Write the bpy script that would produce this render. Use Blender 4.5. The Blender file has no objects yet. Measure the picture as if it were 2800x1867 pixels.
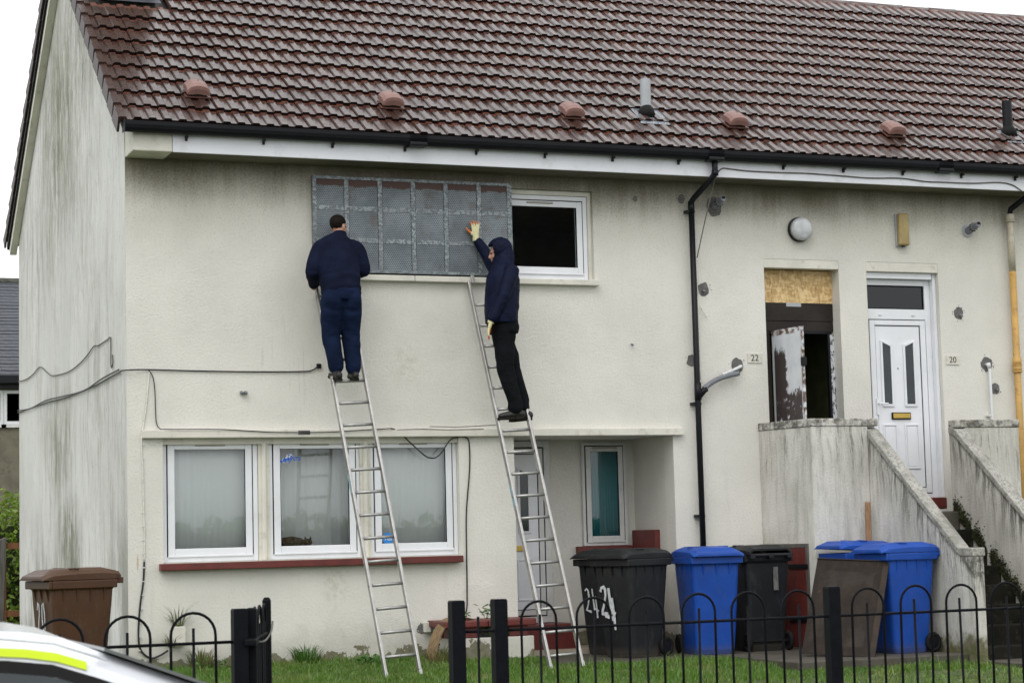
import bpy, bmesh, math, random
import numpy as np
from mathutils import Vector, Matrix, noise as mnoise
random.seed(7); RNG = np.random.default_rng(7)
SC = bpy.context.scene
COL = SC.collection
rad = math.radians

# ------------------------------------------------------------------ camera
cam_d = bpy.data.cameras.new('camera'); cam = bpy.data.objects.new('camera', cam_d); COL.objects.link(cam)
yaw, pit, rol = 0.37720394, 0.09561684, -0.02545781
fw = Vector((math.sin(yaw)*math.cos(pit), math.cos(yaw)*math.cos(pit), math.sin(pit)))
rt = Vector((math.cos(yaw), -math.sin(yaw), 0)); up = rt.cross(fw)
r2 = math.cos(rol)*rt + math.sin(rol)*up; u2 = -math.sin(rol)*rt + math.cos(rol)*up
m = Matrix((( r2.x, u2.x, -fw.x), (r2.y, u2.y, -fw.y), (r2.z, u2.z, -fw.z))).to_4x4()
m.translation = (-4.03, -21.0, 1.15); cam.matrix_world = m
cam_d.sensor_width = 36; cam_d.lens = 71.77; cam_d.clip_end = 1000; cam_d.clip_start = .1
cam_d.dof.use_dof = True; cam_d.dof.focus_distance = 21.5; cam_d.dof.aperture_fstop = 8
SC.camera = cam

# ------------------------------------------------------------------ sky: overcast
W = bpy.data.worlds.new('World'); SC.world = W; W.use_nodes = True
wn = W.node_tree; wn.nodes.clear()
sky = wn.nodes.new('ShaderNodeTexSky'); sky.sky_type = 'NISHITA'; sky.sun_disc = False
SUN_EL, SUN_AZ = rad(52), rad(215)
sky.sun_elevation = SUN_EL; sky.sun_rotation = SUN_AZ
sky.air_density = 1; sky.dust_density = 6; sky.ozone_density = 1
hsv = wn.nodes.new('ShaderNodeHueSaturation'); hsv.inputs['Saturation'].default_value = .12
mixw = wn.nodes.new('ShaderNodeMix'); mixw.data_type = 'RGBA'; mixw.inputs[0].default_value = .75
mixw.inputs[7].default_value = (14.2, 14.4, 14.6, 1)          # even cloud deck
bg = wn.nodes.new('ShaderNodeBackground'); bg.inputs[1].default_value = .10
wo = wn.nodes.new('ShaderNodeOutputWorld')
wn.links.new(sky.outputs[0], hsv.inputs['Color']); wn.links.new(hsv.outputs[0], mixw.inputs[6])
wn.links.new(mixw.outputs[2], bg.inputs[0]); wn.links.new(bg.outputs[0], wo.inputs[0])
sun_d = bpy.data.lights.new('sun', 'SUN'); sun_d.energy = .7; sun_d.angle = rad(40); sun_d.color = (1, .97, .93)
sun = bpy.data.objects.new('sun', sun_d); COL.objects.link(sun)
sdir = Vector((math.sin(SUN_AZ)*math.cos(SUN_EL), math.cos(SUN_AZ)*math.cos(SUN_EL), math.sin(SUN_EL)))
sun.rotation_euler = sdir.to_track_quat('Z', 'Y').to_euler(); sun.location = (0, -20, 30)
SC.view_settings.view_transform = 'Standard'; SC.view_settings.look = 'None'
SC.view_settings.gamma = 1; SC.view_settings.use_curve_mapping = False
SC.view_settings.exposure = .2

# ------------------------------------------------------------------ materials
class NT:
    def __init__(s, name):
        s.m = bpy.data.materials.new(name); s.m.use_nodes = True; s.t = s.m.node_tree; s.t.nodes.clear()
        s.out = s.t.nodes.new('ShaderNodeOutputMaterial'); s._co = None
    def n(s, typ, **kw):
        nd = s.t.nodes.new('ShaderNode'+typ)
        for k, v in kw.items():
            if k in nd.inputs: s.set(nd.inputs[k], v)
            else: setattr(nd, k, v)
        return nd
    def set(s, sock, v):
        if isinstance(v, bpy.types.NodeSocket): s.t.links.new(v, sock)
        else:
            if hasattr(sock.default_value, '__len__') and len(sock.default_value) == 4 and len(v) == 3: v = (*v, 1)
            sock.default_value = v
    def co(s):
        if s._co is None: s._co = s.n('TexCoord').outputs['Object']
        return s._co
    def mp(s, sc=(1, 1, 1), rot=(0, 0, 0), loc=(0, 0, 0), co=None):
        nd = s.n('Mapping'); s.set(nd.inputs[0], co or s.co()); nd.inputs['Scale'].default_value = sc
        nd.inputs['Rotation'].default_value = rot; nd.inputs['Location'].default_value = loc
        return nd.outputs[0]
    def noise(s, scale, det=4, rough=.55, sc=(1, 1, 1), loc=(0, 0, 0), co=None):
        nd = s.n('TexNoise'); nd.inputs['Scale'].default_value = scale; nd.inputs['Detail'].default_value = det
        nd.inputs['Roughness'].default_value = rough; s.set(nd.inputs['Vector'], s.mp(sc, loc=loc, co=co))
        return nd.outputs['Fac']
    def rng(s, v, a, b, c=0., d=1., smooth=True):
        nd = s.n('MapRange'); nd.interpolation_type = 'SMOOTHSTEP' if smooth else 'LINEAR'
        s.set(nd.inputs[0], v)
        for i, q in enumerate((a, b, c, d)): s.set(nd.inputs[i+1], q)
        return nd.outputs[0]
    def math(s, op, a, b=None):
        nd = s.n('Math', operation=op); s.set(nd.inputs[0], a)
        if b is not None: s.set(nd.inputs[1], b)
        return nd.outputs[0]
    def mul(s, *a):
        r = a[0]
        for q in a[1:]: r = s.math('MULTIPLY', r, q)
        return r
    def mix(s, f, a, b, mode='MIX'):
        nd = s.n('Mix', data_type='RGBA', blend_type=mode); s.set(nd.inputs[0], f)
        s.set(nd.inputs[6], a); s.set(nd.inputs[7], b); return nd.outputs[2]
    def xyz(s):
        nd = s.n('SeparateXYZ'); s.set(nd.inputs[0], s.co()); return nd.outputs
    def attr(s, nm, typ='GEOMETRY'):
        nd = s.n('Attribute', attribute_name=nm, attribute_type=typ); return nd.outputs['Fac']
    def rnd(s): return s.n('ObjectInfo').outputs['Random']
    def bump(s, h, strength=.3, dist=.01, nrm=None):
        nd = s.n('Bump'); s.set(nd.inputs['Height'], h); nd.inputs['Strength'].default_value = strength
        nd.inputs['Distance'].default_value = dist
        if nrm is not None: s.set(nd.inputs['Normal'], nrm)
        return nd.outputs[0]
    def bsdf(s, col, rough=.6, metal=0., spec=.5, nrm=None, coat=0., sheen=0.):
        b = s.n('BsdfPrincipled'); s.set(b.inputs['Base Color'], col); s.set(b.inputs['Roughness'], rough)
        s.set(b.inputs['Metallic'], metal); s.set(b.inputs['Specular IOR Level'], spec)
        if coat: s.set(b.inputs['Coat Weight'], coat); b.inputs['Coat Roughness'].default_value = .12
        if sheen: b.inputs['Sheen Weight'].default_value = sheen
        if nrm is not None: s.set(b.inputs['Normal'], nrm)
        s.t.links.new(b.outputs[0], s.out.inputs[0]); return s.m

def simple(name, col, rough=.6, metal=0., var=.12, vs=6, bump=0., bs=80, spec=.5, dirt=None, dirt_amt=.5, coat=0.):
    t = NT(name)
    n = t.noise(vs, 5)
    c = t.mix(t.rng(n, .3, .7), [q*(1-var) for q in col], [min(1, q*(1+var)) for q in col])
    if dirt: c = t.mix(t.mul(t.rng(t.noise(vs*2.3, 6, .65, loc=(3, 1, 2)), .52, .72), dirt_amt), c, dirt)
    nr = t.bump(t.noise(bs, 3), bump, .004) if bump else None
    return t.bsdf(c, rough, metal, spec, nr, coat)

def wall_mat(name, base, eave=True, foot=True, rough_tex=.5):
    t = NT(name); X, Y, Z = t.xyz()
    c = t.mix(t.rng(t.noise(.9, 5, .6), .3, .7), [q*.93 for q in base], [q*1.05 for q in base])
    c = t.mix(t.mul(t.rng(t.noise(34, 4, .75), .5, .72), .3), c, [q*.70 for q in base])
    st = t.noise(2.2, 6, .65, sc=(3, 3, .22))
    c = t.mix(t.mul(t.rng(st, .58, .76), .12), c, (.38, .36, .27))
    if eave:     # algae and soot that grow in the damp under the eaves
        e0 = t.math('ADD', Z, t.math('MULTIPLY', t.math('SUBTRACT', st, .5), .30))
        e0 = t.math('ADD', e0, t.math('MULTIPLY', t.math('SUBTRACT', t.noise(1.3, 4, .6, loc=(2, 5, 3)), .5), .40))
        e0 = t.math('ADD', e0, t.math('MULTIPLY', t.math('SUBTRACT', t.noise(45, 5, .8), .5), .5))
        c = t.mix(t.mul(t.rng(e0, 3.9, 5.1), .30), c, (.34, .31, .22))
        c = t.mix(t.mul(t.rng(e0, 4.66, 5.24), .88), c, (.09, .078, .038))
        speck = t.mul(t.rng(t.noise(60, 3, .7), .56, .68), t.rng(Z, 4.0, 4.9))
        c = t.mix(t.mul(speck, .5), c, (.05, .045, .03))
    if foot:     # paint peeling off the plinth, splashed dirt, moss
        f0 = t.math('ADD', Z, t.math('MULTIPLY', t.math('SUBTRACT', t.noise(2.1, 6, .68), .5), .75))
        c = t.mix(t.rng(f0, -.02, -.03), c, t.mix(t.rng(t.noise(14, 5), .4, .6), (.19, .18, .15), (.12, .125, .06)))
        c = t.mix(t.mul(t.rng(f0, .35, -.05), .35), c, (.22, .2, .14))
    def spot(cx, cz, rx, rz, hard=.3):
        a = t.math('DIVIDE', t.math('SUBTRACT', X, cx), rx); b = t.math('DIVIDE', t.math('SUBTRACT', Z, cz), rz)
        d = t.math('ADD', t.math('SQRT', t.math('ADD', t.mul(a, a), t.mul(b, b))), t.math('MULTIPLY', t.math('SUBTRACT', t.noise(7, 5, .7, loc=(cx, 1, cz)), .5), 1.2))
        return t.rng(d, 1.15, 1.15-hard)
    if eave:
        c = t.mix(t.mul(spot(.10, .99, .012, .10, .8), .55), c, (.42, .20, .05))
        runs = t.mul(spot(1.72, 2.95, .42, .75, .9), t.rng(t.noise(30, 4, .7, sc=(1, 1, .04), loc=(3, 0, 0)), .56, .66))
        c = t.mix(t.mul(runs, .35), c, (.30, .28, .21))
        c = t.mix(t.mul(spot(3.05, 3.05, .25, .35, 1.1), t.rng(t.noise(14, 5, .75), .40, .62), .28), c, (.34, .31, .21))
        c = t.mix(t.mul(spot(2.2, .72, .2, .4, 1.1), t.rng(t.noise(14, 5, .75), .40, .62), .3), c, (.34, .32, .23))
        rp_ = t.math('MAXIMUM', spot(3.72, .60, .34, .2, .9), spot(3.48, 3.35, .16, .3, .9))
    h = t.math('ADD', t.mul(t.noise(40, 4, .7), 1.3), t.mul(t.noise(130, 2, .5), .5))
    patch = t.rng(t.noise(1.1, 3, .5, loc=(5, 2, 1)), .52, .7)
    h = t.math('ADD', h, t.mul(patch, t.noise(26, 3, .6), .9))
    h = t.math('ADD', h, t.mul(t.noise(3, 3), .8))
    if eave:
        kk = t.noise(24, 4, .7, loc=(8, 2, 1)); h = t.math('ADD', h, t.mul(rp_, kk, 2.2))
    return t.bsdf(c, .85, spec=.25, nrm=t.bump(h, rough_tex, .012))

def gable_mat():
    t = NT('gable_render'); X, Y, Z = t.xyz()
    wb = t.n('TexNoise'); wb.inputs['Scale'].default_value = 1.1; t.set(wb.inputs['Vector'], t.co())
    jit = t.mix(.22, t.co(), wb.outputs['Color'])
    s1 = t.noise(2.2, 8, .78, sc=(3, 3, .3), co=jit); s2 = t.noise(9, 8, .8, sc=(3, 3, .28), loc=(2, 7, 0), co=jit)
    c = t.mix(t.rng(t.noise(.7, 4), .3, .7), (.60, .60, .58), (.70, .70, .68))
    zone = t.rng(t.noise(.5, 4, .6, sc=(1, 1, .5), loc=(0, 1.3, .2)), .38, .64)
    up_ = t.rng(Z, 3.2, 6.8)
    wob = t.math('MULTIPLY', t.math('SUBTRACT', t.noise(1.1, 5, .65, sc=(1, 1, .5), loc=(0, 9, 4)), .5), 1.5)
    def zone_at(cy, cz, ry, rz):
        a = t.math('DIVIDE', t.math('SUBTRACT', Y, cy), ry); b = t.math('DIVIDE', t.math('SUBTRACT', Z, cz), rz)
        d = t.math('ADD', t.math('SQRT', t.math('ADD', t.mul(a, a), t.mul(b, b))), wob)
        return t.rng(d, 1.25, .1)
    mould = t.math('MAXIMUM', t.math('MAXIMUM', zone_at(4.2, 6.4, 1.3, 1.7), zone_at(2.4, 7.3, .9, 1.3)), t.math('MAXIMUM', t.mul(zone_at(4.3, 2.4, 1.3, 1.0), .9), zone_at(3.7, 1.2, 1.1, .9)))
    c = t.mix(t.mul(t.rng(s1, .44, .72), t.math('ADD', t.mul(zone, .6), t.mul(up_, .25))), c, (.24, .245, .18))
    c = t.mix(t.mul(t.rng(s2, .46, .66), t.math('ADD', t.mul(zone, .4), t.math('ADD', .06, t.mul(up_, .22)))), c, (.22, .22, .165))
    c = t.mix(t.mul(t.rng(t.noise(22, 6, .8, sc=(1, 1, .35)), .56, .70), .55), c, (.16, .16, .125))
    c = t.mix(t.mul(mould, t.rng(s1, .36, .62), .8), c, (.20, .205, .135))
    c = t.mix(t.mul(mould, t.rng(s2, .42, .62), .75), c, (.13, .13, .09))
    low = t.mul(t.rng(Z, 2.0, .6), t.rng(t.noise(.9, 6, .7, sc=(1, 1, .4), loc=(0, 4, 1)), .44, .62))
    c = t.mix(t.mul(low, .62), c, (.15, .155, .125))
    h = t.math('ADD', t.noise(60, 3), t.mul(s2, .8))
    return t.bsdf(c, .85, spec=.15, nrm=t.bump(h, .35, .01))

def stair_mat(name='stair_render', top=2.39, dirt=1.0, cap=0., slope=False):
    t = NT(name); X, Y, Z = t.xyz()
    wb = t.n('TexNoise'); wb.inputs['Scale'].default_value = 1.6; t.set(wb.inputs['Vector'], t.co())
    jit = t.mix(.10, t.co(), wb.outputs['Color'])
    st = t.noise(3.2, 8, .78, sc=(3, 3, .34), co=jit); sp = t.noise(30, 6, .8)
    c = t.mix(t.rng(t.noise(1.3, 5), .3, .7), (.53, .515, .465), (.69, .675, .63))
    c = t.mix(t.mul(t.rng(st, .40, .72), dirt*.50), c, (.20, .195, .155))
    c = t.mix(t.mul(t.rng(sp, .55, .72), t.rng(t.noise(1.2, 4, loc=(4, 4, 4)), .34, .58), .8), c, (.085, .083, .06))
    run = t.mul(t.rng(Z, top-1.1, top-.02), t.rng(t.noise(5, 8, .78, sc=(3, 3, .22), loc=(1, 1, 0), co=jit), .50, .66), t.rng(t.noise(.9, 3, loc=(7, 1, 2)), .30, .52))
    c = t.mix(t.mul(run, .85), c, (.05, .048, .036))
    if slope:     # rain runs from the sloping coping
        zs_ = t.math('ADD', t.mul(t.math('ADD', Y, 2.64), .79), .92); dd = t.math('SUBTRACT', zs_, Z)
        c = t.mix(t.mul(t.rng(dd, .75, .06), t.rng(t.noise(6, 7, .75, sc=(3, 3, .2), loc=(1, 5, 0), co=jit), .44, .60), .85), c, (.06, .058, .045))
        c = t.mix(t.mul(t.rng(dd, .16, .07), t.rng(t.noise(5, 5, .7), .38, .55), .8), c, (.045, .045, .03))
    if cap:
        c = t.mix(t.mul(t.rng(t.noise(7, 7, .8, loc=(3, 3, 9)), .40, .60), cap), c, (.045, .043, .032))
    f0 = t.math('ADD', Z, t.math('MULTIPLY', t.math('SUBTRACT', t.noise(3, 6, .68), .5), .7))
    c = t.mix(t.rng(f0, .06, -.10), c, t.mix(t.rng(t.noise(9, 4), .4, .6), (.16, .15, .1), (.11, .115, .05)))
    h = t.math('ADD', t.noise(48, 3), t.mul(t.noise(150, 2), .5))
    return t.bsdf(c, .88, spec=.15, nrm=t.bump(h, .6, .012))

def coping_mat():
    t = NT('weathered_coping')
    a = t.noise(30, 7, .8); b = t.noise(3, 5, .6)
    c = t.mix(t.rng(a, .34, .62), (.18, .175, .155), (.46, .45, .41))
    c = t.mix(t.mul(t.rng(t.math('ADD', b, t.mul(t.math('SUBTRACT', a, .5), .8)), .5, .66), .6), c, (.06, .06, .042))
    return t.bsdf(c, .9, spec=.2, nrm=t.bump(a, .7, .01))

def tile_mat():
    t = NT('wet_concrete_tile'); t._co = t.n('NewGeometry').outputs['Position']
    v = t.attr('v'); r = t.attr('tone')
    gl = t.noise(17, 5, .65)
    c = t.mix(r, (.046, .024, .019), (.082, .043, .033))
    c = t.mix(t.mul(t.rng(gl, .42, .66), .6), c, (.032, .018, .017))
    e = t.math('ADD', v, t.math('MULTIPLY', t.math('SUBTRACT', t.noise(22, 4, .6), .5), .55))
    dry = t.rng(e, .85, .89)
    c = t.mix(t.mul(dry, .75), c, (.12, .030, .011))
    c = t.mix(t.mul(t.rng(t.noise(1.3, 5, .7), .52, .7), .35), c, (.105, .044, .026))
    c = t.mix(t.mul(t.rng(t.noise(3.3, 6, .75, loc=(5, 1, 1)), .62, .72), .6), c, (.075, .075, .045))
    rough = t.math('ADD', t.rng(gl, .25, .75, .15, .32), t.mul(t.rng(t.noise(1.7, 5, .7, loc=(2, 3, 1)), .45, .7), .14))
    rough = t.math('ADD', rough, t.mul(dry, .35))
    return t.bsdf(c, rough, spec=.6, nrm=t.bump(t.noise(90, 3), .08, .003), coat=.2)

def galv_mat(name, perf=False, rust=True):
    t = NT(name); X, Y, Z = t.xyz()
    vo = t.n('TexVoronoi', feature='F1'); vo.inputs['Scale'].default_value = 50; t.set(vo.inputs['Vector'], t.co())
    sp = t.n('SeparateColor'); t.set(sp.inputs[0], vo.outputs['Color']); k = sp.outputs[0]
    if not perf:
        c = t.mix(t.rng(k, .15, .95), (.12, .14, .15), (.31, .345, .355))
        c = t.mix(t.rng(t.noise(5, 4), .35, .65), c, t.mix(.5, c, (.17, .19, .20)))
        return t.bsdf(c, .5, .35, nrm=None)
    # punched holes in staggered rows, about 17 mm apart
    sx = t.math('DIVIDE', X, .0225); sz = t.math('DIVIDE', Z, .0195)
    row = t.math('FLOOR', sz); off = t.mul(t.math('MODULO', t.math('ABSOLUTE', row), 2.0), .5)
    fx = t.math('SUBTRACT', t.math('FRACT', t.math('ADD', sx, off)), .5); fz = t.math('SUBTRACT', t.math('FRACT', sz), .5)
    d = t.math('SQRT', t.math('ADD', t.mul(fx, fx), t.mul(fz, fz)))
    hole = t.mul(t.rng(d, .38, .28), t.rng(t.noise(30, 3, .8), .3, .7, .55, .95))
    big = t.noise(2.4, 5, .6, loc=(7, 0, 3))
    c = t.mix(t.rng(big, .32, .68), (.14, .165, .182), (.25, .285, .305))
    c = t.mix(t.mul(t.rng(t.noise(3.1, 5, .7, loc=(1, 0, 8)), .52, .68), .6), c, (.13, .10, .085))
    if rust:
        zz = t.math('ADD', Z, t.math('MULTIPLY', t.math('SUBTRACT', t.noise(7, 5, .7), .5), .09))
        c = t.mix(t.mul(t.rng(zz, 4.965, 4.985), .92), c, (.085, .030, .014))
    c = t.mix(hole, c, (.022, .026, .032))
    return t.bsdf(c, .55, .3)

def osb_mat():
    t = NT('strand_board')
    vo = t.n('TexVoronoi', feature='F1'); vo.inputs['Scale'].default_value = 15
    wv = t.n('TexNoise'); wv.inputs['Scale'].default_value = 6; t.set(wv.inputs['Vector'], t.co())
    m1 = t.mix(.03, t.mp((1.0, 1, 2.6), rot=(0, .7, 0)), wv.outputs['Color'])
    t.set(vo.inputs['Vector'], m1)
    vo2 = t.n('TexVoronoi', feature='F1'); vo2.inputs['Scale'].default_value = 17
    t.set(vo2.inputs['Vector'], t.mix(.03, t.mp((2.8, 1, .9), rot=(0, -.5, 0)), wv.outputs['Color']))
    s1 = t.n('SeparateColor'); t.set(s1.inputs[0], vo.outputs['Color']); s2 = t.n('SeparateColor'); t.set(s2.inputs[0], vo2.outputs['Color'])
    k = t.math('ADD', t.mul(s1.outputs[0], .55), t.mul(s2.outputs[1], .45))
    c = t.mix(t.rng(k, .15, .85), (.50, .32, .13), (.78, .58, .30))
    c = t.mix(t.mul(t.rng(s2.outputs[0], .86, .97), .45), c, (.26, .13, .05))
    return t.bsdf(c, .7, nrm=t.bump(k, .3, .003))

def daubed_mat():   # white steel leaf with brown paint rolled over its lower half, rusty edges (local x across, z up)
    t = NT('daubed_white_steel'); X, Y, Z = t.xyz()
    w = t.mix(t.rng(t.noise(5, 5), .35, .7), (.60, .62, .66), (.70, .72, .76))
    edge = t.math('ADD', t.mul(t.math('SUBTRACT', .30, X), 1.0), t.math('MULTIPLY', t.math('SUBTRACT', t.noise(6, 5, .6), .5), .35))
    top = t.math('ADD', Z, t.math('MULTIPLY', t.math('SUBTRACT', t.noise(5, 5, .7, sc=(2, 1, 1)), .5), .45))
    a = t.mul(t.rng(edge, .0, .03), t.rng(top, .86, .80))
    b = t.mul(t.rng(top, .36, .31), t.rng(X, .585, .56))
    k = t.math('MAXIMUM', a, b)
    k = t.mul(k, t.rng(X, .03, .05))
    k = t.mul(k, t.math('SUBTRACT', 1.0, t.mul(t.rng(t.noise(11, 5, .7), .55, .68), t.rng(top, .35, .1))))
    c = t.mix(t.mul(k, .96), w, (.030, .015, .013))
    rust = t.mul(t.rng(X, .565, .60), t.rng(t.noise(13, 5, .7), .38, .55))
    rust = t.math('MAXIMUM', rust, t.mul(t.rng(Z, 1.0, 1.03), t.rng(t.noise(9, 5, .7, loc=(3, 3, 0)), .46, .58)))
    c = t.mix(rust, c, (.10, .042, .016))
    return t.bsdf(c, .45, nrm=t.bump(t.noise(40, 4), .1, .003))

def flaked_mat():
    t = NT('flaking_white_paint')
    k = t.rng(t.noise(24, 6, .75, sc=(1, 1, .5)), .50, .56)
    c = t.mix(k, (.62, .64, .68), (.035, .03, .03))
    return t.bsdf(c, .6)

def glass_mat(name='window_glass', tint=(.98, .99, .985), ior=1.45, rough=.0):
    t = NT(name)
    tr = t.n('BsdfTransparent'); t.set(tr.inputs[0], tint)
    gl = t.n('BsdfGlossy'); gl.inputs['Roughness'].default_value = rough; t.set(gl.inputs[0], (.95, .97, 1.0))
    h = t.noise(1.2, 2); t.set(gl.inputs['Normal'], t.bump(h, .05, .02))
    fr = t.n('Fresnel'); fr.inputs[0].default_value = ior
    mx = t.n('MixShader'); t.set(mx.inputs[0], fr.outputs[0]); t.set(mx.inputs[1], tr.outputs[0]); t.set(mx.inputs[2], gl.outputs[0])
    t.t.links.new(mx.outputs[0], t.out.inputs[0]); return t.m

def net_mat(name, col):
    t = NT(name)
    d = t.n('BsdfDiffuse'); t.set(d.inputs[0], col); tl = t.n('BsdfTranslucent'); t.set(tl.inputs[0], col)
    mx = t.n('MixShader'); mx.inputs[0].default_value = .1
    t.set(mx.inputs[1], d.outputs[0]); t.set(mx.inputs[2], tl.outputs[0]); t.t.links.new(mx.outputs[0], t.out.inputs[0]); return t.m

def bin_mat(name, col, rough=.42, spec=.4, splash=True):
    t = NT(name); X, Y, Z = t.xyz()
    c = t.mix(t.rng(t.noise(4, 5), .3, .7), [q*.9 for q in col], [q*1.12 for q in col])
    c = t.mix(t.mul(t.rng(t.noise(9, 6, .7, sc=(1, 1, .5)), .52, .72), .2), c, (.11, .105, .095))
    c = t.mix(t.mul(t.rng(t.noise(60, 5, .8, sc=(1, 1, .25)), .62, .7), .25), c, (.2, .2, .2))
    if splash: c = t.mix(t.mul(t.rng(Z, .14, .0), .5), c, (.09, .08, .06))
    return t.bsdf(c, rough, spec=spec, nrm=t.bump(t.noise(220, 2), .12, .002))

def cloth_mat(name, col, rough=.9, fs=1.0):
    t = NT(name)
    c = t.mix(t.rng(t.noise(5, 5), .3, .7), [q*.8 for q in col], [q*1.35 for q in col])
    h = t.math('ADD', t.mul(t.noise(9*fs, 4, .6, sc=(1, 1, 1.7)), 1.0), t.mul(t.noise(300, 2), .12))
    return t.bsdf(c, rough, spec=.08, nrm=t.bump(h, .35, .025))

def wood_mat(name, a, b, rough=.75):
    t = NT(name)
    g = t.noise(3, 6, .7, sc=(14, 14, 1)); c = t.mix(t.rng(g, .3, .7), a, b)
    return t.bsdf(c, rough, nrm=t.bump(g, .3, .004))

def blade_mat(name, a, b, dry):
    t = NT(name); r = t.attr('tone')
    c = t.mix(r, a, b); c = t.mix(t.mul(t.rng(r, .93, .95), .8), c, dry)
    c = t.mix(t.mul(t.rng(t.noise(1.8, 5, .7), .50, .66), .5), c, dry)
    d = t.n('BsdfDiffuse'); t.set(d.inputs[0], c); tl = t.n('BsdfTranslucent'); t.set(tl.inputs[0], c)
    gl = t.n('BsdfGlossy'); gl.inputs['Roughness'].default_value = .4
    m1 = t.n('MixShader'); m1.inputs[0].default_value = .3; t.set(m1.inputs[1], d.outputs[0]); t.set(m1.inputs[2], tl.outputs[0])
    m2 = t.n('MixShader'); m2.inputs[0].default_value = .05; t.set(m2.inputs[1], m1.outputs[0]); t.set(m2.inputs[2], gl.outputs[0])
    t.t.links.new(m2.outputs[0], t.out.inputs[0]); return t.m

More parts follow.
